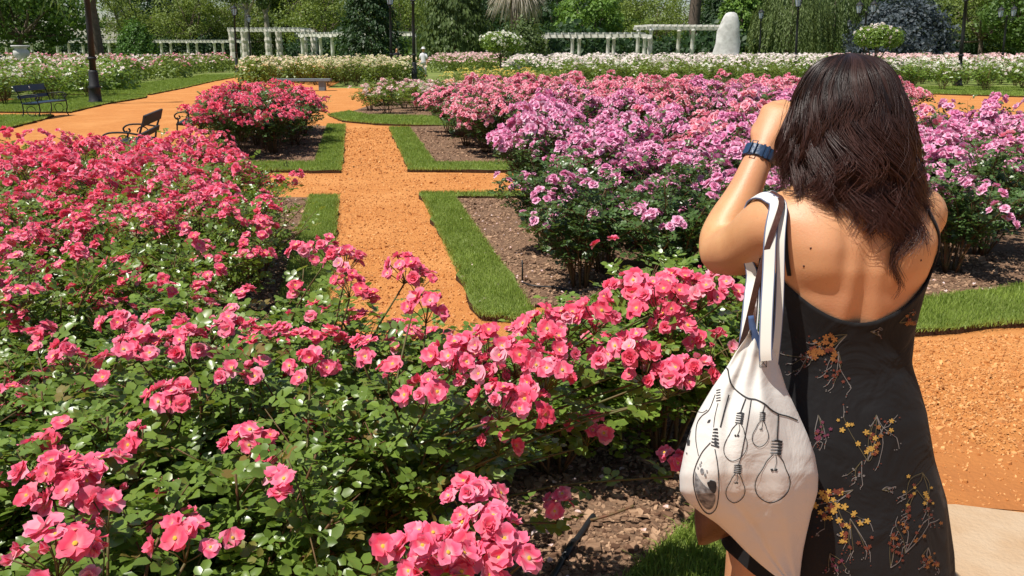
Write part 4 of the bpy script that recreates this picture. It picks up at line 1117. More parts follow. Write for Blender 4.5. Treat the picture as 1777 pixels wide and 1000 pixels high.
ink([(166, 390), (128, 435), (98, 500), (88, 560), (100, 630), (128, 690), (160, 714), (190, 690), (202, 630), (203, 560), (196, 480), (186, 420)], 1.6, n=80)
inkpoly([(98, 520), (116, 555), (140, 585), (160, 600), (176, 618), (188, 630), (186, 660), (172, 688), (150, 692), (125, 668), (106, 630), (94, 580)], 1, n=40)
for x, y, r_ in ((128, 520, 11), (120, 492, 6), (142, 538, 6), (110, 505, 5), (125, 480, 4), (150, 520, 5)): inkpoly([(x + r_ * .8 * math.cos(a), y + r_ * 1.3 * math.sin(a)) for a in np.linspace(0, 6.28, 9)[:-1]], 1)
inkpoly([(156, 590), (150, 572), (160, 566), (164, 560), (176, 562), (190, 570), (192, 600), (184, 620), (168, 612)], 0, n=30)
ink([(188, 170), (160, 240), (125, 270), (104, 310), (100, 380), (112, 450)], 1.2, n=40)
for k in range(5): ink([(192, 200 - k * 12), (212, 196 - k * 12)], 1.4)
ink([(200, 210), (186, 270), (180, 320)], 1.0, n=20); inkpoly([(150, 300), (158, 286), (168, 284), (162, 298)], 0)
ink([(108, 250), (84, 310), (66, 378)], 1.3, n=20); inkpoly([(60, 384), (62, 376), (74, 378), (72, 404), (62, 404)], 0); inkpoly([(56, 436), (62, 436), (60, 446)], 0); ink([(106, 248), (130, 252), (152, 240)], .9, n=12)
for a, b in (((388, 5), (420, 5)), ((388, 45), (420, 45)), ((388, 5), (388, 45)), ((420, 5), (420, 45)), ((388, 5), (420, 45)), ((420, 5), (388, 45))): ink([a, b], .7)
obj('bulb_print', inkm.mesh('bulb_print', [M_ink, M_inkgrey], False, off=BO), bo, kind='stuff')

# brown handbag behind the tote
hb = pt(1222, 905, 1.47)
hbag = obj('handbag', None, loc=hb, label='brown leather handbag corner showing below the white tote', cat='bag'); HO = np.array(hb)
mb = MB(); rings = []
for v, a, b, d_ in [(770, 1235, 1330, .02), (800, 1215, 1345, .035), (850, 1206, 1350, .04), (900, 1205, 1330, .036), (930, 1208, 1265, .03), (946, 1212, 1226, .012)]:
    rings.append([pt(a + (b - a) * (.5 + .5 * math.cos(t)), v, 1.455 + .035 * (v - 770) / 180 + d_ * math.sin(t)) for t in np.linspace(0, 2 * math.pi, 20, endpoint=False)])
add_loft(mb, rings); obj('bag_body', mb.mesh('bag_body', M_brownleather, True, off=HO), hbag)
strap([(1358, 350, 1.50), (1345, 390, 1.462), (1328, 440, 1.445), (1312, 500, 1.425), (1296, 570, 1.425), (1275, 640, 1.44), (1255, 720, 1.46), (1245, 780, 1.465)], .0105, OV, 'strap', M_brownleather, hbag, HO, .0016)

# black irrigation hose on the mulch
mb = MB(); P = [gz(u, v, .03) for u, v in [(930, 1040), (960, 1000), (985, 955), (1005, 930), (1022, 905), (1030, 895)]]; add_tube(mb, spline(P, 24), .010, 10)
hose = obj('irrigation_hose', None, loc=P[2], label='black irrigation hose lying on the mulch by the grass', cat='hose'); HP = np.array(P[2]); M_hose = plain('black_plastic', (.012, .012, .013), (.02, .02, .022), 20, .45, .4)
obj('pipe', mb.mesh('pipe', M_hose, True, off=HP), hose)
mb = MB(); q = gz(988, 952, .03); add_tube(mb, [gz(980, 966, .03), q, gz(996, 940, .03)], .0135, 10); obj('coupling', mb.mesh('coupling', M_hose, True, off=HP), hose)
mb = MB(); add_tube(mb, spline([gz(1024, 903, .035), gz(1060, 893, .06), gz(1100, 878, .10)], 10), .005, 6); obj('riser', mb.mesh('riser', M_cane, True, off=HP), hose)
def ux(u, Y): return (u - 888.5) / FPX * (Y * CP + CAM_H * SP)
# ================================================================== far rose beds
FB = {}
def far_blooms(kind, vi, key, mat, dens, R=.075, per=3):
    k = (kind, vi, key, dens)
    if k not in FB:
        rng = np.random.default_rng(7000 + len(FB)); mb = MB()
        for p, d, w in VAR[kind][vi][2]:
            if rng.random() > dens * (1 if w == 1 else .75): continue
            for j in range(rng.integers(1, per + 1)):
                dd = unit(np.array((rng.normal(0, .35), rng.normal(0, .35), 1.0)))
                bloom(mb, R * rng.uniform(.75, 1.2), 'low', rng, p + np.array((rng.normal(0, .09), rng.normal(0, .09), rng.uniform(.0, .12))), rot_to(dd), 2, 3)
        FB[k] = mb.mesh('blooms', [mat, M_stamen]) if mb.n else None
    return FB[k]

MASS = MB(); MASS_M = []
def far_mass(x, y, mat, dens, sc, zs, pale, rng):
    n = 420; R, H = .95 * sc, 1.2 * sc * zs
    d = unit(rng.normal(0, 1, (n, 3))); d[:, 2] = np.abs(d[:, 2]); k = rng.uniform(.55, 1.05, n)
    P = d * k[:, None] * np.array((R, R, H * .95)) + np.array((x, y, .06))
    D = unit(np.cross(d, rng.normal(0, 1, (n, 3))) + d * .5)
    for m in (M_leafy if pale else M_leaf, mat):
        if m not in MASS_M: MASS_M.append(m)
    tmp = MB(); add_leaves(tmp, P, D, d + np.array((0, 0, .6)) + rng.normal(0, .4, (n, 3)), .17 * rng.uniform(.7, 1.3, n), LEAF4, rng)
    MASS.add(tmp.v[0], tmp.t[0], None, MASS_M.index(M_leafy if pale else M_leaf), tmp.c[0])
    tmp = MB()
    for j in range(int(60 * dens * sc * sc)):
        a, q = rng.uniform(0, 6.28), math.sqrt(rng.random()); z = H * (1 - .45 * q ** 2.5) * rng.uniform(.9, 1.08)
        bloom(tmp, .105 * rng.uniform(.75, 1.2), 'tiny', rng, (x + math.cos(a) * q * R, y + math.sin(a) * q * R, z), rot_to(unit(np.array((rng.normal(0, .35), rng.normal(0, .35) - .2, 1.0)))), 2, 3)
    for v, q, c in zip(tmp.v, tmp.q, tmp.c): MASS.add(v, None, q - q.min(), MASS_M.index(mat), c)

def far_plant(kind, x, y, key, mat, dens, label, group, sc=1.0, zs=1.0, rng=None):
    rng = rng or np.random.default_rng(9000 + NB[0]); NB[0] += 1
    if y > 41.5 or (x < -13 and y > 32):
        return far_mass(x, y, mat, dens, sc, zs, kind == 'fary', rng)
    vi = int(rng.integers(len(VAR[kind]))); fo, ca, tips = VAR[kind][vi]
    root = obj('rose_bush', None, loc=(x, y, 0), rot=(0, 0, float(rng.uniform(0, 6.28))), scale=(sc * rng.uniform(.9, 1.1), sc * rng.uniform(.9, 1.1), sc * zs * rng.uniform(.88, 1.1)), label=label, cat='rose bush', group=group)
    obj('foliage', fo, root, kind='stuff'); obj('canes', ca, root)
    if dens > 0:
        b = far_blooms(kind, vi, key, mat, dens)
        if b: obj('blooms', b, root, kind='stuff')
    return root

rg = np.random.default_rng(71)
for x, y in spots([(-4.0, 21.8), (-3.0, 20.9), (2.5, 20.8), (2.5, 28), (-4.4, 28)], 1.2, rg):
    key, mat = (('peach', M_peach) if (y > 25 and x > -2.2) else ('blush', M_blush))
    far_plant('small', x, y, key, mat, .16 if key == 'blush' else .5, 'low %s rose bush in the sparse bed at the end of the narrow path' % ('peach' if key == 'peach' else 'pale pink'), '%s rose bushes at the end of the narrow path' % key, 1.15, 1.0)
for x, y in spots([(-13.8, 42.5), (-9.6, 37.6), (-6.2, 37.2), (-4.9, 41), (-5.4, 47), (-14.5, 50)], 1.5, rg):
    far_plant('fary', x, y, 'cream', M_cream, .62, 'tall cream white rose bush behind the grey stone bench', 'cream rose bushes behind the stone bench', .95, 1.03)
for x, y in spots([(-2.6, 34), (1.8, 34), (2.2, 39), (-3, 39)], 1.25, rg):
    far_plant('fary', x, y, 'yellow', M_yellow, .40 if x < 1 else .1, 'yellow rose bush in front of the white standard rose', 'yellow rose bushes', .72, .85)
for x, y in spots([(-5.0, 60), (-1.2, 60), (1.0, 78), (-7, 78)], 2.2, rg):
    far_plant('fary', x, y, 'blush', M_blush, .5, 'blush pink rose bush in the bed behind the walker in white', 'blush rose bushes behind the walker', 1.3, .8)
for row, (y, sp) in enumerate([(36.5, 1.5), (38.2, 1.6), (40.2, 1.7), (42.6, 1.8), (45.5, 2.0), (49, 2.2), (53.5, 2.4), (59, 2.7), (66, 3.0), (74, 3.4)]):
    x = (2.6 if y < 44 else .4) + rg.uniform(0, 1)
    while x < y * .66:
        if not (y < 39 and 12 < x < 15.5):
            d = (.08 if row < 2 else .35 if row < 3 else .8)
            if x > 14: d = max(d, .35)
            pink = row > 4 and x > y * .38
            far_plant('fary' if row < 4 and x < 14 else 'far', x, y + rg.normal(0, .3), 'blush' if pink else 'white', M_blush if pink else M_white, d,
                      ('green rose bush with few white blooms at the front of the white rose field' if d < .3 else 'blush pink rose bush at the back of the white rose field' if pink else 'white rose bush in the broad white rose field'),
                      ('green front row of the white rose field' if d < .3 else 'blush roses of the rose field' if pink else 'white rose bushes of the rose field'), sp / 1.75, (.86 if y < 39 else .95 if y < 44 else 1.0) * 1.75 / sp ** 1.0)
        x += sp * rg.uniform(.85, 1.15)
for x, y in [(17.2, 33.2), (18.6, 32.6), (20.2, 32.4), (21.8, 32.6), (19.5, 34.2), (21.2, 34.4), (16.6, 34.6), (22.9, 34.0)]:
    far_plant('far', x, y, 'white', M_white, .3, 'glossy white rose bush at the corner of the lawn on the right path', 'white rose bushes at the lawn corner', .95, 1.1)
for x, y in spots([(-14.0, 26.3), (-14.6, 30), (-16.8, 36), (-22.5, 36), (-22, 24.5), (-15.5, 24.0)], 1.45, rg):
    k = 'red' if x < -19.5 and y < 27.5 else ('blush' if rg.random() < .5 else 'white')
    far_plant('far', x, y, k, {'red': M_red, 'blush': M_blush, 'white': M_white}[k], .13, '%s rose bush in the bed behind the tall lamp post' % {'red': 'scarlet', 'blush': 'blush pink', 'white': 'creamy white'}[k], '%s roses behind the tall lamp post' % k, .95, 1.02)
for x, y in spots([(-17.3, 37), (-18.3, 43), (-20.2, 53), (-23, 70), (-44, 70), (-30, 45), (-24, 37)], 2.5, rg):
    far_plant('fary', x, y, 'white', [M_white, M_blush, M_salmon, M_white][int(rg.integers(4))], .26, 'white rose bush beside the lawn edge of the wide path', 'white rose bushes along the wide path', 1.15, .9)
for x, y in [(-14.0, 19.2), (-15.2, 19.9), (-14.8, 18.2)]:
    far_plant('far', x, y, 'red', M_red, .06, 'dark leafy rose bush beside the blue park bench', 'dark rose bushes beside the blue bench', .72, .85)

obj('rose_field', MASS.mesh('rose_field', MASS_M), label='distant mass of white, cream and blush rose bushes before the pergolas', cat='rose field', kind='stuff')

# ================================================================== park furniture
M_iron = plain('black_iron', (.012, .014, .016), (.024, .025, .027), 20, .6, .3, .1)
M_blueplank = plain('blue_painted_plank', (.020, .042, .075), (.03, .06, .10), 14, .5, .4)
M_darkplank = plain('dark_plank', (.02, .022, .028), (.045, .042, .04), 14, .5, .4)
M_whitepaint = plain('white_paint', (.80, .79, .74), (.46, .43, .36), 2.2, .75, .3, .2, detail=6)
M_rustic = plain('rustic_white_stone', (.70, .67, .60), (.40, .35, .28), 5, .85, .3, .5, bscale=9)
M_marble = plain('white_marble', (.72, .71, .68), (.42, .41, .38), 2.2, .75, .3, 1.0, bscale=5)
M_grey = plain('grey_stone', (.20, .24, .27), (.14, .17, .19), 6, .7, .3)
M_glass = NT('lantern_glass')
_b = M_glass.n('ShaderNodeBsdfPrincipled'); _b.inputs['Base Color'].default_value = (.75, .8, .8, 1); _b.inputs['Roughness'].default_value = .25; _b.inputs['Transmission Weight'].default_value = .6
M_glass = M_glass.done(_b.outputs[0])

def sub(name, mb, mats, parent, smooth=True, **kw):
    return obj(name, mb.mesh(name, mats, smooth), parent, **kw)

def bench(loc, rz, mplank, label, sticker=False):
    r = obj('park_bench', None, loc=loc, rot=(0, 0, rz), scale=.86, label=label, cat='bench')     # faces +y, long axis x
    W = .74
    for s in (-1, 1):
        x = s * W; mb = MB()
        fr = obj('iron_side', None, r)
        def t(pts, n=14, rr=.016): add_tube(mb, spline([(x, a, b) for a, b in pts], n), rr, 6)
        t([(.27, 0), (.22, .12), (.26, .25), (.25, .42)]); t([(-.30, 0), (-.22, .14), (-.20, .28), (-.20, .42)])
        t([(-.20, .42), (.0, .40), (.27, .42)]); t([(-.20, .40), (-.25, .62), (-.36, .90)])
        t([(-.26, .62), (-.05, .66), (.18, .66), (.28, .60), (.25, .53), (.18, .55), (.20, .60)], 22); t([(.25, .42), (.22, .50), (.24, .56)], 8)
        t([(-.02 + .09 * math.cos(q), .53 + .09 * math.sin(q)) for q in np.linspace(0, 6.0, 9)], 20, .010)
        t([(.02 + .13 * math.cos(q), .22 + .13 * math.sin(q)) for q in np.linspace(0, 6.0, 9)], 22, .010)
        COL.objects.unlink(fr); bpy.data.objects.remove(fr)
        sub('iron_side', mb, M_iron, r)
    def slat(p, sz, tilt, nm):
        mb = MB(); add_box(mb, (-sz[0] / 2, -sz[1] / 2, -sz[2] / 2), (sz[0] / 2, sz[1] / 2, sz[2] / 2))
        return obj(nm, mb.mesh(nm, mplank, False), r, loc=p, rot=(tilt, 0, 0))
    for i in range(5): slat((0, -.15 + i * .092, .435), (1.56, .075, .028), 0, 'seat_slat')
    slat((0, -.335, .83), (1.56, .028, .17), .28, 'back_slat'); slat((0, -.268, .60), (1.56, .028, .09), .28, 'back_slat')
    if sticker:
        mb = MB(); add_lathe(mb, [(.0, 0), (.035, 0), (.035, .002), (0, .002)], sides=12)
        obj('plaque', mb.mesh('plaque', M_whitepaint), r, loc=(.05, -.318, .84), rot=(-1.29, 0, 0))
    return r
bench((-11.5, 20.3, 0), math.atan2(.02, .98) - math.pi / 2, M_blueplank, 'blue planked park bench with black iron sides beside the tall lamp post', True)
bench((-5.25, 11.3, 0), math.atan2(-.23, -.97) - math.pi / 2, M_darkplank, 'black iron park bench half hidden by coral roses, closer to the cross path')
bench((-5.75, 14.9, 0), math.atan2(-.23, -.97) - math.pi / 2, M_darkplank, 'black park bench behind the coral bed, farther along the wide path')
r = obj('stone_bench', None, loc=(-8.4, 33.5, 0), rot=(0, 0, .03), label='long low grey stone bench in front of the cream roses', cat='bench')
mb = MB(); add_box(mb, (-1.1, -.22, .38), (1.1, .22, .47)); sub('seat', mb, M_grey, r, False)
for s in (-1, 1):
    mb = MB(); add_box(mb, (s * .75 - .12, -.17, 0), (s * .75 + .12, .17, .379)); sub('leg', mb, M_grey, r, False)

def lamp(x, y, label, h=4.5, double=False, thick=1.0):
    r = obj('lamp_post', None, loc=(x, y, 0), rot=(0, max(-.06, min(.06, -x / y * .13)), 0), label=label, cat='lamp post', group='lamp posts of the rose garden')
    k = thick; ph = h - .75
    mb = MB(); add_lathe(mb, [(.17 * k, 0), (.17 * k, .07), (.14 * k, .10), (.125 * k, .45), (.15 * k, .50), (.11 * k, .55), (.10 * k, .95), (.085 * k, 1.0)], sides=14); sub('base', mb, M_iron, r)
    mb = MB(); add_lathe(mb, [(.072 * k, 1.0), (.066 * k, ph * .6), (.055 * k, ph - .12), (.08 * k, ph - .10), (.08 * k, ph - .05), (.04 * k, ph)], sides=12); sub('pole', mb, M_iron, r)
    mb = MB(); add_lathe(mb, [(.085 * k, 1.3), (.1 * k, 1.32), (.1 * k, 1.37), (.085 * k, 1.39)], sides=12); sub('collar', mb, M_iron, r)
    heads = [(0, 0, ph)] if not double else [(-.42, 0, ph - .15), (.42, 0, ph - .15)]
    if double:
        mb = MB(); add_tube(mb, spline([(-.42, 0, ph - .15), (-.3, 0, ph - .32), (0, 0, ph - .2), (.3, 0, ph - .32), (.42, 0, ph - .15)], 16), .025, 6); sub('arm', mb, M_iron, r)
    for hx, hy, hz in heads:
        mb = MB(); add_lathe(mb, [(.05, hz), (.13, hz + .05), (.14, hz + .07)], (hx, hy, 0), 6)
        th = np.arange(6) * math.pi / 3
        for t in th: add_tube(mb, [(hx + .13 * math.cos(t), hy + .13 * math.sin(t), hz + .06), (hx + .21 * math.cos(t), hy + .21 * math.sin(t), hz + .50)], .012, 4)
        lt = sub('lantern', mb, M_iron, r)
        mb = MB(); add_lathe(mb, [(.12, hz + .075), (.195, hz + .495)], (hx, hy, 0), 6); sub('glass', mb, M_glass, lt, False)
        mb = MB(); add_lathe(mb, [(.235, hz + .50), (.235, hz + .53), (.15, hz + .62), (.05, hz + .68), (.03, hz + .70), (.045, hz + .73), (.0, hz + .80)], (hx, hy, 0), 6); sub('cap', mb, M_iron, lt)
    return r
lamp(-12.75, 25.3, 'tall black lamp post on the lawn corner behind the blue bench', thick=1.3)
lamp(-19.1, 58, 'black lantern post at the far bend of the wide path')
lamp(-22.8, 73, 'black lantern post beside the raised white pergola arch')
lamp(-6.35, 44, 'black lantern post rising from the cream rose bed')
lamp(-4.75, 40.5, 'black lamp post beside the walker in white', thick=1.15)
lamp(18.9, 64, 'black lantern post beside the white standing stone')
lamp(15.6, 46, 'black lantern post in front of the weeping tree')
lamp(21.0, 50, 'black lamp post with two lanterns before the blue grey shrub', double=True)
lamp(34.4, 86, 'small distant lantern post behind the weeping tree')
lamp(20.4, 38, 'black lamp post standing among the white roses', thick=1.15)
lamp(32.8, 56, 'black twin lantern post in front of the far right trees', double=True)

def pergola(a, b, ztop, depth, ncol, label, col_r=.2, rustic=False, sp=.62):
    a, b = np.array(a, float), np.array(b, float); L = np.linalg.norm(b - a); ang = math.atan2(b[1] - a[1], b[0] - a[0])
    r = obj('pergola', None, loc=(a[0], a[1], 0), rot=(0, 0, ang), label=label, cat='pergola')
    cm = MB(); h = ztop - .42
    if rustic:
        rng = np.random.default_rng(3); pr = []
        for z in np.linspace(0, h, 12): pr.append((col_r * rng.uniform(.85, 1.15), z))
        add_lathe(cm, pr, sides=8)
    else:
        add_box(cm, (-col_r * 1.25, -col_r * 1.25, 0), (col_r * 1.25, col_r * 1.25, .25))
        add_lathe(cm, [(col_r, .25), (col_r * .95, h * .5), (col_r * .82, h - .2), (col_r * 1.15, h - .14), (col_r * 1.2, h)], sides=10)
    cme = cm.mesh('column', M_rustic if rustic else M_whitepaint, not rustic)
    for i in range(ncol):
        for s in (0, 1): obj('column', cme, r, loc=((i + .04) * L / (ncol - 1) * .995, s * depth, 0))
    for s in (0, 1):
        m = MB(); add_box(m, (-.3, s * depth - .1, h + .003), (L + .3, s * depth + .1, h + .25)); sub('beam', m, M_whitepaint, r, False)
    sm = MB(); add_box(sm, (-.05, -.55, h + .253), (.05, depth + .55, h + .42)); sme = sm.mesh('rafter', M_whitepaint, False)
    for i in range(int(L / sp) + 1): obj('rafter', sme, r, loc=(i * sp, 0, 0))
    return r
pergola((-92, 139), (-43, 134), 3.0, 3.0, 12, 'long low white pergola behind the round clipped shrub', .22)
pergola((-32.3, 97), (-23.8, 96), 3.95, 3.2, 3, 'raised pergola arch on thick rustic stone columns', .42, True, .55)
pergola((-23.0, 92), (-11.5, 84), 3.3, 2.6, 4, 'short pergola wing between the stone arch and the dark conifer', .2)
pergola((2.2, 76), (11.4, 73), 3.0, 2.6, 4, 'white pergola with slim columns beyond the white rose field', .17)
pergola((12.5, 77), (20.6, 79), 3.75, 3.0, 3, 'raised white pergola beside the standing stone', .2)

# standing stone, urn statue
mb = MB(); rings = []
for z, w, d in [(0, 1.15, .7), (.6, 1.1, .65), (1.3, 1.0, .5), (2.0, .92, .45), (2.8, .82, .42), (3.4, .66, .36), (3.8, .50, .30), (4.02, .34, .2), (4.1, .12, .1)]:
    rings.append([((w if math.cos(t) < 0 else w * .8 + .12) * math.cos(t) * (1 + .05 * math.sin(3 * t + z * 4)) + .03 * z, d * math.sin(t) * (1 + .08 * math.cos(4 * t + z * 3)), z) for t in np.linspace(0, 2 * math.pi, 18, endpoint=False)])
add_loft(mb, rings)
r = obj('standing_stone', None, loc=(15.3, 60, 0), label='tall pale rounded standing stone beside the raised pergola', cat='monument'); sub('stone', mb, M_marble, r)
mb = MB(); add_box(mb, (-1.3, -.8, 0), (1.3, .8, .5)); add_box(mb, (.3, -.9, .5), (1.25, -.55, 1.1)); sub('plinth', mb, M_marble, r, False)
r = obj('garden_urn', None, loc=(ux(45, 44.5), 44.5, 0), label='white stone urn on a pedestal before the long pergola', cat='urn')
mb = MB(); add_box(mb, (-.42, -.42, 0), (.42, .42, .12)); add_box(mb, (-.32, -.32, .12), (.32, .32, .72)); add_box(mb, (-.40, -.40, .72), (.40, .40, .82)); sub('pedestal', mb, M_marble, r, False)
mb = MB(); add_lathe(mb, [(.22, .82), (.12, .90), (.10, 1.0), (.30, 1.16), (.40, 1.35), (.38, 1.52), (.28, 1.60), (.30, 1.66), (.46, 1.74), (.44, 1.80), (.2, 1.78)], sides=18); sub('vase', mb, M_marble, r)

# ================================================================== trees and shrubs
M_trunk = plain('bark', (.10, .075, .055), (.17, .13, .10), 6, .9, .2, .7)
M_pale = plain('pale_bark', (.38, .34, .28), (.24, .20, .16), 4, .9, .2, .5)
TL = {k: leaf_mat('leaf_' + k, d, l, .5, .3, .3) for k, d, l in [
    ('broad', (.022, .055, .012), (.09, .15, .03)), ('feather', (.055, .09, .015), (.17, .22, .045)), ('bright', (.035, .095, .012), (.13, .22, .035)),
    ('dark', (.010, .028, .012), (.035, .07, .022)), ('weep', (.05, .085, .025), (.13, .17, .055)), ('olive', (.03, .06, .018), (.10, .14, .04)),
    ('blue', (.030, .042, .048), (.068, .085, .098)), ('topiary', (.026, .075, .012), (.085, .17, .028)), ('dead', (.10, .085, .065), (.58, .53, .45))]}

def blob_leaves(mb, c, r, n, size, rng, squash=.8, droop=0.0):
    d = unit(rng.normal(0, 1, (n, 3))); rad = r * rng.uniform(.62, 1.08, n) ** .8
    P = np.asarray(c) + d * rad[:, None] * np.array((1, 1, squash))
    D = unit(np.cross(d, rng.normal(0, 1, (n, 3))) + np.array((0, 0, -droop))); Nn = d + np.array((0, 0, .5)) + rng.normal(0, .5, (n, 3))
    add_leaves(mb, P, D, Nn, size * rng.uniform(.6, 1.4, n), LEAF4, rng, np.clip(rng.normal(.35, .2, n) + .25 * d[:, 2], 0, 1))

def make_tree(seed, key, Ht, R, th, nl=7, nb=4, leaf=.34, per=300, bark=None, squash=.75, low=0.0):
    rng = np.random.default_rng(seed); tk, cr = MB(), MB()
    base_r = Ht * .028
    lean = rng.normal(0, .04 * Ht, 2); top = np.array((lean[0], lean[1], th))
    add_tube(tk, spline([(0, 0, 0), (lean[0] * .3, lean[1] * .3, th * .5), top], 8), np.linspace(base_r * 1.25, base_r * .7, 8), 8)
    for i in range(nl):
        a = i * 2.4 + rng.normal(0, .3); q = math.sqrt((i + .6) / nl)
        e = top + np.array((math.cos(a) * q * R * .72, math.sin(a) * q * R * .72, (Ht - th) * (.85 - .62 * q * q) * rng.uniform(.8, 1.05) - low * q))
        m = top + (e - top) * np.array((.55, .55, .35)) + rng.normal(0, R * .06, 3)
        C = spline([top - np.array((0, 0, th * .15 * rng.random())), m, e], 9); add_tube(tk, C, np.linspace(base_r * .5, base_r * .13, 9), 6)
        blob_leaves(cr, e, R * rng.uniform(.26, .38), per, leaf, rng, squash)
        for k in range(nb):
            p0 = C[rng.integers(4, 9)]; d = unit(rng.normal(0, 1, 3) + np.array((math.cos(a) * .6, math.sin(a) * .6, .15)))
            f = p0 + d * R * rng.uniform(.25, .45); add_tube(tk, [p0, (p0 + f) / 2 + rng.normal(0, R * .02, 3), f], (base_r * .16, base_r * .11, base_r * .05), 5)
            blob_leaves(cr, f, R * rng.uniform(.17, .30), int(per * .6), leaf, rng, squash)
    return tk.mesh('trunk', bark or M_trunk), cr.mesh('crown', TL[key])

def make_conifer(seed, key, Ht, R, leaf=.4, n=7000, pw=.8, droop=.8, skirt=.2):
    rng = np.random.default_rng(seed); tk, cr = MB(), MB()
    add_tube(tk, [(0, 0, 0), (0, 0, Ht * .5), (0, 0, Ht * .95)], (Ht * .025, Ht * .018, .03), 8)
    z = rng.random(n) ** .85; a = rng.uniform(0, 6.28, n)
    prof = R * np.minimum(1.0, (1 - z) ** pw * 1.15) * (1 + .16 * np.sin(a * 5 + z * 31) + .10 * np.sin(a * 11 - z * 50))
    rr = prof * rng.uniform(.72, 1.06, n)
    P = np.column_stack([np.cos(a) * rr, np.sin(a) * rr, skirt + z * (Ht - skirt)])
    d = np.column_stack([np.cos(a), np.sin(a), 0 * a]); D = unit(d * .6 + np.array((0, 0, -droop)) + rng.normal(0, .35, (n, 3)))
    add_leaves(cr, P, D, d + np.array((0, 0, .4)) + rng.normal(0, .4, (n, 3)), leaf * rng.uniform(.6, 1.4, n), LEAF4, rng, None, .6)
    return tk.mesh('trunk', M_trunk), cr.mesh('crown', TL[key])

def make_weeper(seed, key, Ht, R, n=9000, leaf=.45):
    rng = np.random.default_rng(seed); tk, cr = MB(), MB()
    add_tube(tk, [(0, 0, 0), (.2, 0, Ht * .4), (0, 0, Ht * .8)], (.4, .3, .1), 8)
    ns = n // 30
    for i in range(ns):
        a = rng.uniform(0, 6.28); q = math.sqrt(rng.uniform(.15, 1)); x, y = math.cos(a) * q * R, math.sin(a) * q * R
        zt = Ht * (1 - .4 * q * q) * rng.uniform(.8, 1.02); zb = rng.uniform(.3, Ht * .35)
        z = np.linspace(zt, max(zb, .3), 30); k = (zt - z) / Ht
        P = np.column_stack([x * (1 + .25 * k) + rng.normal(0, .06, 30), y * (1 + .25 * k) + rng.normal(0, .06, 30), z])
        D = np.tile((math.cos(a) * .25, math.sin(a) * .25, -1.0), (30, 1)) + rng.normal(0, .3, (30, 3))
        add_leaves(cr, P, D, np.tile((math.cos(a), math.sin(a), .4), (30, 1)) + rng.normal(0, .4, (30, 3)), leaf * rng.uniform(.7, 1.2, 30), LEAF4, rng, None, .35)
    return tk.mesh('trunk', M_trunk), cr.mesh('crown', TL[key])

def make_shrub(seed, key, R, Ht, n, leaf, cone=0.0, lump=.06):
    rng = np.random.default_rng(seed); cr = MB(); tk = MB()
    add_tube(tk, [(0, 0, 0), (0, 0, Ht * .5), (0, 0, Ht * .8)], (.12, .09, .03), 6)
    d = unit(rng.normal(0, 1, (n, 3))); d[:, 2] = np.abs(d[:, 2]) * 1.0 - .12 * (rng.random(n))
    a = np.arctan2(d[:, 1], d[:, 0]); zz = np.clip(d[:, 2], 0, 1)
    lm = 1 + lump * np.sin(a * 4 + zz * 9) + lump * np.sin(a * 9 - zz * 17)
    hr = np.sqrt(d[:, 0] ** 2 + d[:, 1] ** 2) * (1 - cone * zz)
    k = rng.uniform(.82, 1.03, n)
    P = np.column_stack([np.cos(a) * hr * R, np.sin(a) * hr * R, np.maximum(.08, zz ** .85 * Ht)]) * (lm * k)[:, None]
    dd = unit(P * np.array((1 / R, 1 / R, .7 / Ht)))
    D = unit(np.cross(dd, rng.normal(0, 1, (n, 3))) + dd * .5); add_leaves(cr, P, D, dd + rng.normal(0, .45, (n, 3)), leaf * rng.uniform(.6, 1.4, n), LEAF4, rng)
    return tk.mesh('stem', M_trunk), cr.mesh('crown', TL[key])

def put_tree(name, T, x, y, label, sc=1.0, rz=0.0, group=None, cat='tree', t1='trunk', zs=1.0):
    r = obj(name, None, loc=(x, y, -.02), rot=(0, 0, rz), scale=(sc, sc, sc * zs), label=label, cat=cat, group=group)
    obj(t1, T[0], r); obj('crown', T[1], r); return r

T_broad = [make_tree(201 + i, 'broad', 14, 8, 3.0, 9, 4, .42, 300, low=1.5) for i in range(2)]
T_feath = [make_tree(211 + i, 'feather', 13, 8, 3.4, 8, 5, .30, 230, squash=.6, low=.5) for i in range(2)]
T_bright = [make_tree(221, 'bright', 10, 5.5, 2.0, 9, 4, .36, 300, low=1.2)]
T_dark = [make_tree(231 + i, 'dark', 16, 9, 2.6, 9, 4, .5, 300, low=2.0) for i in range(2)]
T_olive = [make_tree(241, 'olive', 12, 7, 2.4, 9, 4, .4, 300, low=1.5)]
T_pale = [make_tree(251, 'olive', 17, 4.5, 8.0, 7, 3, .4, 200, bark=M_pale)]
C_dark = make_conifer(261, 'dark', 10, 3.1, .42, 8000, .55, .5); C_cyp = make_conifer(262, 'olive', 11, 3.6, .42, 9000, .5, 1.6)
C_bright = make_conifer(263, 'bright', 10, 3.0, .42, 7000, .55, .4)
W1 = make_weeper(271, 'weep', 10, 4.6); W2 = make_weeper(272, 'olive', 11, 4.8)
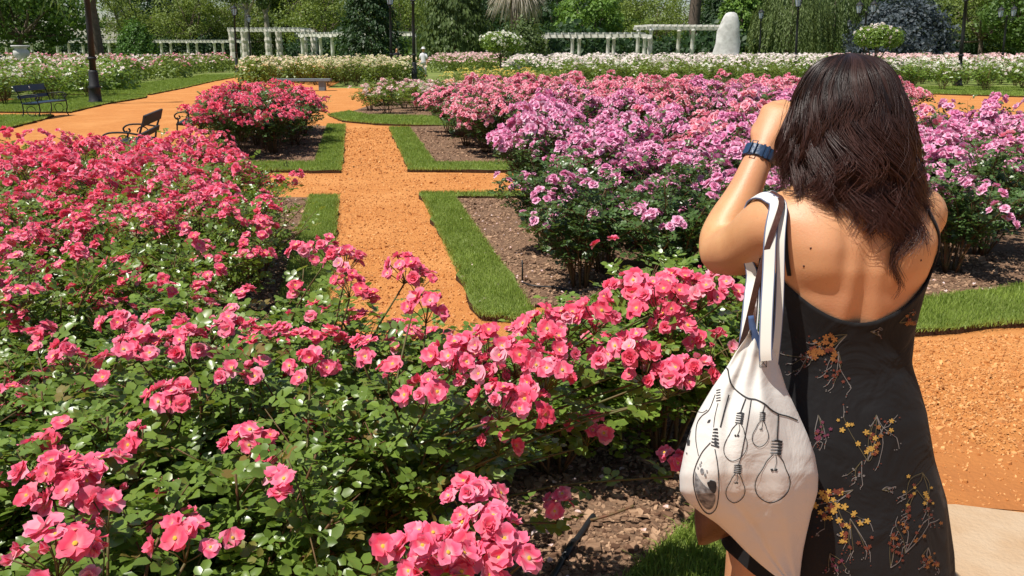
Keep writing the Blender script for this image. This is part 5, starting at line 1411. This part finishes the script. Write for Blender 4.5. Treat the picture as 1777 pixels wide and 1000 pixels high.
LISTED = [('leafy_tree', T_broad[0], 30, 95, 'big mid green tree behind the left end of the long pergola', 1.0), ('leafy_tree', T_broad[1], -90, 100, 'broad tree beyond the urn, partly cut by the frame', 1.0),
          ('spreading_tree', T_feath[1], 222, 150, 'yellow green bushy tree behind the round clipped shrub', 1.0), ('leafy_tree', T_dark[0], 250, 178, 'dark tree rising behind the bright bushy tree', 1.1),
          ('spreading_tree', T_feath[0], 345, 146, 'loose yellow green tree with crooked dark limbs over the pergola', 1.0), ('spreading_tree', T_feath[1], 420, 152, 'yellow green tree with open crown beside the crooked limbed one', .95),
          ('pale_trunk_tree', T_pale[0], 432, 140, 'slim tree with a straight pale trunk behind the lantern post', 1.0), ('pale_trunk_tree', T_pale[0], 468, 146, 'slim pale trunked tree behind the stone pergola arch', 1.05), ('pale_trunk_tree', T_pale[0], 520, 150, 'pale straight trunked tree right of the pergola arch', 1.0),
          ('spreading_tree', T_feath[0], 560, 128, 'yellow green leafy tree behind the stone arch', 1.0), ('leafy_tree', T_olive[0], 500, 158, 'olive green tree filling behind the pale trunks', 1.15),
          ('conifer', C_dark, 645, 76, 'dark dense conifer in front of the short pergola wing', .82), ('cypress', C_cyp, 790, 88, 'broad drooping cypress behind the walker in white', 1.0),
          ('spreading_tree', T_feath[1], 700, 120, 'yellow green tree between the conifer and the cypress', .9), ('leafy_tree', T_dark[1], 960, 132, 'dark tree behind the round olive shrub', .9),
          ('leafy_tree', T_bright[0], 1015, 104, 'bright green tree behind the slim column pergola', .95), ('leafy_tree', T_broad[1], 1060, 135, 'mid green tree behind the pergola', .8),
          ('spreading_tree', T_feath[0], 1120, 118, 'yellow green tree over the middle of the right pergola', .8), ('spreading_tree', T_feath[1], 1175, 126, 'yellow green tree beside the bare trunk', .75),
          ('conifer', C_dark, 1246, 104, 'dark conifer behind the standing stone', .95), ('conifer', C_bright, 1282, 92, 'bright green conifer between stone and weeping tree', .95),
          ('weeping_tree', W1, 1365, 84, 'pale weeping tree with hanging curtains of leaves', .85), ('weeping_tree', W2, 1435, 92, 'darker weeping tree behind the lantern post', .95), ('conifer', C_dark, 1318, 110, 'dark conifer filling behind the pale weeping tree', 1.05),
          ('leafy_tree', T_olive[0], 1640, 112, 'olive green tree right of the blue grey shrub', .9), ('spreading_tree', T_feath[0], 1700, 100, 'yellow green tree behind the twin lantern post', .85), ('leafy_tree', T_broad[0], 1775, 92, 'mid green tree at the far right of the rose field', .85), ('leafy_tree', T_broad[1], 1850, 98, 'large tree beyond the right end of the rose field', 1.0),
          ('leafy_tree', T_dark[0], 1520, 130, 'dark tree behind the blue grey shrub', 1.0)]
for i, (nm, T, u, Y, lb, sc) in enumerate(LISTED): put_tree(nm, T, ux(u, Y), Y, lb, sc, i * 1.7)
for i, u in enumerate([-760, -680, -600, -520, -440, -360, -280, -200, 1980, 2060, 2140, 2220, 2300, 2380, 2460, -120, -40, 40, 330, 400, 470, 540, 610, 680, 750, 820, 890, 960, 1030, 1100, 1290, 1360, 1430, 1500, 1580, 1660, 1740, 1820, 1900]):
    Y = 185 + 14 * math.sin(i * 2.1); put_tree('park_tree', (T_dark + T_broad + T_olive)[i % 5], ux(u, Y), Y, 'dark tree in the distant wood that closes the park', 1.15, i * .9, 'trees of the distant wood')
for i, u in enumerate([-700, -560, -420, -280, -180, 1930, 2020, 2120, 2240, 2360, 2480]):
    Y = 104 + 6 * math.sin(i * 1.7); put_tree('park_tree', (T_broad + T_olive + T_feath)[i % 5], ux(u, Y), Y, 'mid green tree at the edge of the rose garden', .95, i * 1.3, 'trees at the garden edge')
S_under = make_shrub(301, 'dark', 6, 3.6, 2600, .5, 0, .12); S_under2 = make_shrub(302, 'broad', 6, 3.2, 2600, .45, 0, .12)
for i, u in enumerate(list(range(-60, 480, 42)) + list(range(560, 860, 50)) + list(range(930, 1800, 55))):
    Y = (150 if u < 480 else 108 if u < 860 else 96 if u < 1300 else 112) + 5 * math.sin(i * 3.7)
    put_tree('shrub', S_under if i % 3 else S_under2, ux(u, Y), Y, 'dark shrub in the undergrowth behind the pergolas' if i % 3 else 'mid green shrub in the undergrowth behind the pergolas', .9 + .2 * math.sin(i * 5.1), i * 1.1, 'dark undergrowth shrubs' if i % 3 else 'mid green undergrowth shrubs', 'shrub', 'stem')
put_tree('clipped_shrub', make_shrub(311, 'topiary', 1.75, 3.55, 9000, .14, .35, .05), ux(243, 60), 60, 'round clipped green shrub before the long pergola', cat='shrub', t1='stem')
put_tree('clipped_shrub', make_shrub(312, 'dark', 1.0, 1.9, 3000, .12, .3, .04), ux(-14, 36), 36, 'dark clipped cone shrub beside the urn', cat='shrub', t1='stem')
put_tree('round_shrub', make_shrub(313, 'olive', 2.2, 3.7, 5000, .22, .05, .08), ux(905, 66), 66, 'olive green round shrub under the shaggy palm', cat='shrub', t1='stem')
put_tree('blue_shrub', make_shrub(314, 'blue', 4.7, 6.3, 9000, .34, .0, .07), ux(1556, 80), 80, 'large blue grey rounded shrub behind the white roses', cat='shrub', t1='stem')

def trunk_only(u, Y, r, h, label):
    t = obj('palm_tree', None, loc=(ux(u, Y), Y, 0), label=label, cat='palm tree'); mb = MB(); zs = np.linspace(0, h, 24)
    add_tube(mb, [(.05 * math.sin(z), 0, z) for z in zs], [r * (1.25 if z < .6 else 1) * (1 + .06 * (i % 2)) for i, z in enumerate(zs)], 12); sub('trunk', mb, M_trunk, t)
    mb = MB(); rng = np.random.default_rng(int(u))
    for k in range(34):
        a = k * 2.4; el = rng.uniform(-.5, 1.0); L = rng.uniform(2.2, 3.2)
        P = spline([(0, 0, h), (math.cos(a) * L * .5, math.sin(a) * L * .5, h + L * .5 * el + .4), (math.cos(a) * L, math.sin(a) * L, h + L * (el - .7))], 14)
        D = np.gradient(P, axis=0); S = unit(np.cross(D, (0, 0, 1.0)))
        for sg in (-1, 1): add_leaves(mb, P[2:], D[2:] * .6 / .25 + S[2:] * sg * 1.0 + np.array((0, 0, -.35)), np.tile((0, 0, 1.0), (12, 1)), .75, LEAF4, rng, None, .14)
    sub('crown', mb, TL['olive'], t)
trunk_only(174, 62, .38, 7.5, 'thick dark palm trunk behind the tall lamp post')
trunk_only(1201, 94, .62, 11, 'thick dark palm trunk behind the raised white pergola')
t = obj('shaggy_palm', None, loc=(ux(896, 84), 84, 0), label='palm with a hanging skirt of dry grey fronds', cat='palm tree')
mb = MB(); add_tube(mb, [(0, 0, 0), (0, 0, 4), (0, 0, 8)], (.8, .6, .5), 10); sub('trunk', mb, M_trunk, t)
mb = MB(); rng = np.random.default_rng(77)
for k in range(230):
    a = rng.uniform(0, 6.28); L = rng.uniform(1.4, 4.0); q = rng.uniform(.25, 1.0) ** .7
    P = spline([(0, 0, 7.8), (math.cos(a) * 1.7 * q, math.sin(a) * 1.7 * q, 7.3 + rng.uniform(-.4, .6)), (math.cos(a) * 3.4 * q, math.sin(a) * 3.4 * q, 7.4 - L * (1.15 - .35 * q))], 9)
    mb.add(*(lambda t: (t.v[0], t.t[0], t.q[0], 0, np.column_stack([np.zeros(t.n), np.full(t.n, rng.random())])))(add_tube(MB(), P, np.linspace(.10, .015, 9), 3)))
sub('dry_skirt', mb, TL['dead'], t, kind='stuff')
mb = MB()
for k in range(160):
    a = rng.uniform(0, 6.28); el = rng.uniform(-.1, 1.3); L = rng.uniform(2.5, 3.6)
    P = spline([(0, 0, 7.6), (math.cos(a) * L * .6 * math.cos(el), math.sin(a) * L * .6 * math.cos(el), 7.8 + L * .6 * math.sin(el)), (math.cos(a) * L * math.cos(el), math.sin(a) * L * math.cos(el), 7.6 + L * math.sin(el) - .5)], 7); add_tube(mb, P, np.linspace(.07, .02, 7), 3)
sub('crown', mb, TL['broad'], t)

# standard rose and tall white rose bush
def rose_tree(x, y, R, hc, hz, label, stem_h, n=110):
    r = obj('standard_rose', None, loc=(x, y, 0), label=label, cat='rose tree'); rng = np.random.default_rng(int(abs(x * 10)) + 5)
    mb = MB(); add_tube(mb, [(0, 0, 0), (.03, 0, stem_h * .5), (0, 0, hc)], (.06, .05, .03), 6)
    for k in range(7): a = k * .9; add_tube(mb, [(0, 0, stem_h), (math.cos(a) * R * .5, math.sin(a) * R * .5, hc)], (.03, .012), 5)
    sub('trunk', mb, M_trunk, r); mb = MB(); fl = MB()
    for k in range(9):
        a = k * 2.4; q = math.sqrt((k + .3) / 9) * .68; c = (math.cos(a) * q * R, math.sin(a) * q * R, hc + hz * .35 * (1 - 1.3 * q * q)); blob_leaves(mb, c, R * .42, 420, .12, rng, .8)
        for j in range(n // 9):
            d = unit(rng.normal(0, 1, 3) + np.array((0, -.25, .7))); bloom(fl, .085 * rng.uniform(.8, 1.2), 'low', rng, np.array(c) + d * R * .43 * np.array((1, 1, .85)), rot_to(d), 2, 3)
    sub('crown', mb, M_leaf, r); sub('blooms', fl, [M_white, M_stamen], r, kind='stuff')
rose_tree(ux(868, 44), 44, 1.25, 1.72, 1.0, 'white standard rose with a round crown on a bare stem', 1.1, 150)
rose_tree(ux(1512, 40), 40, 1.3, 1.85, 1.3, 'tall white rose bush standing above the white rose field', .7, 80)

# ================================================================== people far off, small things
def small_person(x, y, face, cloth, legs, hairm, label, arm_out=0.0, hat=False):
    """standing figure: one continuous body, clothes and hair as parts"""
    o = np.array((x, y, 0.0)); b = MB()
    add_loft(b, [ell(0, 0, z, a, d, 20) for z, a, d in [(.80, .155, .11), (.92, .16, .115), (1.05, .13, .095), (1.2, .155, .105), (1.33, .175, .09), (1.39, .10, .065), (1.43, .05, .05), (1.48, .05, .05)]])
    add_loft(b, blob((0, 0, 1.56), (.075, .092, .108), 14, 18)); add_loft(b, blob((0, .09, 1.545), (.012, .018, .02), 8, 8))
    for s in (-1, 1):
        add_tube(b, spline([(s * .085, 0, .86), (s * .09, .01, .48), (s * .09, -.01, .08)], 12), np.linspace(.085, .040, 12), 12)
        add_tube(b, spline([(s * .09, -.04, .04), (s * .10, .06, .04), (s * .105, .16, .025)], 8), (.035, .04, .042, .042, .04, .036, .03, .02), 10, flat=.7)
        h = np.array((s * (.23 + arm_out), .10, .78))
        add_tube(b, spline([(s * .15, 0, 1.32), (s * (.21 + arm_out), -.01, 1.05), h], 12), np.linspace(.05, .026, 12), 10)
        add_loft(b, blob(h + (0, .02, -.04), (.022, .03, .045), 8, 10))
        for k in range(4): add_tube(b, [h + (0, -.01 + .017 * k, -.07), h + (-s * .006, -.008 + .017 * k, -.115)], (.009, .007), 6)
        add_tube(b, [h + (-s * .01, .035, -.02), h + (-s * .02, .06, -.06)], (.010, .008), 6)
    me = fuse(b, .011, 4); me.materials.clear(); me.materials.append(M_skin); me.name = 'body'
    r = obj('person', None, loc=o, rot=(0, 0, face), label=label, cat='person'); obj('body', me, r)
    m = MB(); add_loft(m, [ell(0, 0, z, a, d, 24) for z, a, d in [(.74, .19, .145), (.9, .18, .135), (1.05, .150, .115), (1.2, .172, .12), (1.32, .185, .105), (1.385, .115, .078), (1.40, .07, .062)]])
    for s in (-1, 1): add_tube(m, [(s * .14, 0, 1.33), (s * (.20 + arm_out * .6), -.005, 1.17), (s * (.215 + arm_out), 0, 1.05)], (.065, .062, .058), 12)
    obj('shirt', m.mesh('shirt', cloth), r)
    for s in (-1, 1):
        m = MB(); add_tube(m, spline([(s * .085, 0, .90), (s * .09, .01, .48), (s * .09, -.01, .12)], 10), np.linspace(.10, .062, 10), 14); obj('trouser_leg', m.mesh('trouser_leg', legs), r)
    m = MB(); add_loft(m, blob((0, -.022, 1.585), (.088, .095, .105), 14, 20)); add_loft(m, blob((0, -.05, 1.49), (.075, .06, .08), 10, 16)); obj('hair', m.mesh('hair', hairm), r)
    if hat:
        m = MB(); add_lathe(m, [(.17, 1.615), (.175, 1.625), (.10, 1.64), (.095, 1.70), (.07, 1.735), (.0, 1.74)], sides=20); obj('sun_hat', m.mesh('sun_hat', cloth), r)
    return r
M_wcloth = plain('white_cotton', (.74, .72, .72), (.62, .60, .62), 12, .85, .2, .2); M_palecloth = plain('pale_lilac_cotton', (.60, .56, .62), (.50, .46, .52), 12, .85, .2, .2)
M_blackcloth = plain('dark_cloth', (.02, .02, .025), (.035, .03, .035), 12, .85, .2, .2); M_grayhair = plain('fair_hair', (.42, .34, .24), (.30, .24, .17), 20, .5, .4)
px_, py_ = ux(736, 50), 50.0
small_person(px_, py_, math.pi * .9, M_wcloth, M_palecloth, M_grayhair, 'distant walker in white with pale trousers beside the black lamp post', .02, True)
small_person(ux(690, 56), 56.0, math.pi * 1.1, M_blackcloth, M_blackcloth, M_hairin, 'distant person in dark clothes behind the cream roses')
hb2 = obj('carrier_bag', None, loc=(px_ - .235, py_ - .12, .38), label='small turquoise bag held by the distant walker in white', cat='bag')
M_turq = plain('turquoise_plastic', (.03, .36, .42), (.02, .28, .34), 10, .5, .4)
m = MB(); add_loft(m, [ell(0, 0, z, a, d, 16, 3) for z, a, d in [(0, .10, .05), (.04, .13, .06), (.18, .135, .055), (.28, .12, .03)]]); obj('bag_body', m.mesh('bag_body', M_turq), hb2)
m = MB(); add_tube(m, spline([(-.07, 0, .275), (-.04, 0, .36), (.04, 0, .36), (.07, 0, .275)], 12), .008, 6); obj('handle', m.mesh('handle', M_turq), hb2)

# drain grate where the narrow path meets the cross path
gr = obj('drain_grate', None, loc=(-.62, 4.22, .006), rot=(0, 0, -.02), label='rusty iron drain grate set in the end of the narrow path', cat='grate'); M_rust = plain('rusty_iron', (.12, .055, .03), (.07, .035, .02), 25, .8, .3, .3)
for k in range(6):
    m = MB(); add_box(m, (-.26, -.012, 0), (.26, .012, .014)); obj('bar', m.mesh('bar', M_rust, False), gr, loc=(0, -.09 + k * .036, 0))
for s in (-1, 1):
    m = MB(); add_box(m, (-.012, -.115, -.004), (.012, .115, .018)); obj('frame_side', m.mesh('frame_side', M_rust, False), gr, loc=(s * .274, 0, 0))
# little irrigation stake in the lilac bed
q0 = gz(906, 492, .02); st = obj('irrigation_stake', None, loc=q0, label='thin black irrigation stake in the mulch by the turf strip', cat='stake')
m = MB(); add_tube(m, [(0, 0, -.02), (.003, 0, .09), (.0, .004, .17)], (.007, .006, .005), 8); obj('stake', m.mesh('stake', M_hose), st)
m = MB(); add_tube(m, spline([(0, 0, .01), (.08, -.1, .012), (.25, -.14, .01), (.4, -.3, .012)], 14), .006, 6); obj('drip_line', m.mesh('drip_line', M_hose), st)
# fallen petals
m = MB(); rp2 = np.random.default_rng(3)
for poly, n in ((srect(1.06, 1.7, 5.0, 8.8), 70), ([(.3, 5.03), (2.4, 5.03), (3.3, 5.3), (3.4, 5.6), (.4, 5.4)], 60), ([(-.1, 1.5), (.2, 2.0), (.74, 2.58), (.98, 2.8), (.9, 3.2), (.2, 3.2)], 45), (srect(-1.0, -.6, 4, 8.8), 45), (srect(.7, 1.04, 4.9, 9), 25)):
    for x, y in scatter(poly, n, rp2):
        petal(m, .022 * rp2.uniform(.7, 1.2), .022, rp2.uniform(-.2, .4), .1, rp2.uniform(0, 6.28), .3, rp2, (x, y, .045 if True else 0), 3, 3)
obj('fallen_petals', m.mesh('fallen_petals', [M_blush]), label='pale fallen rose petals lying on the bark mulch', cat='petals', kind='stuff')
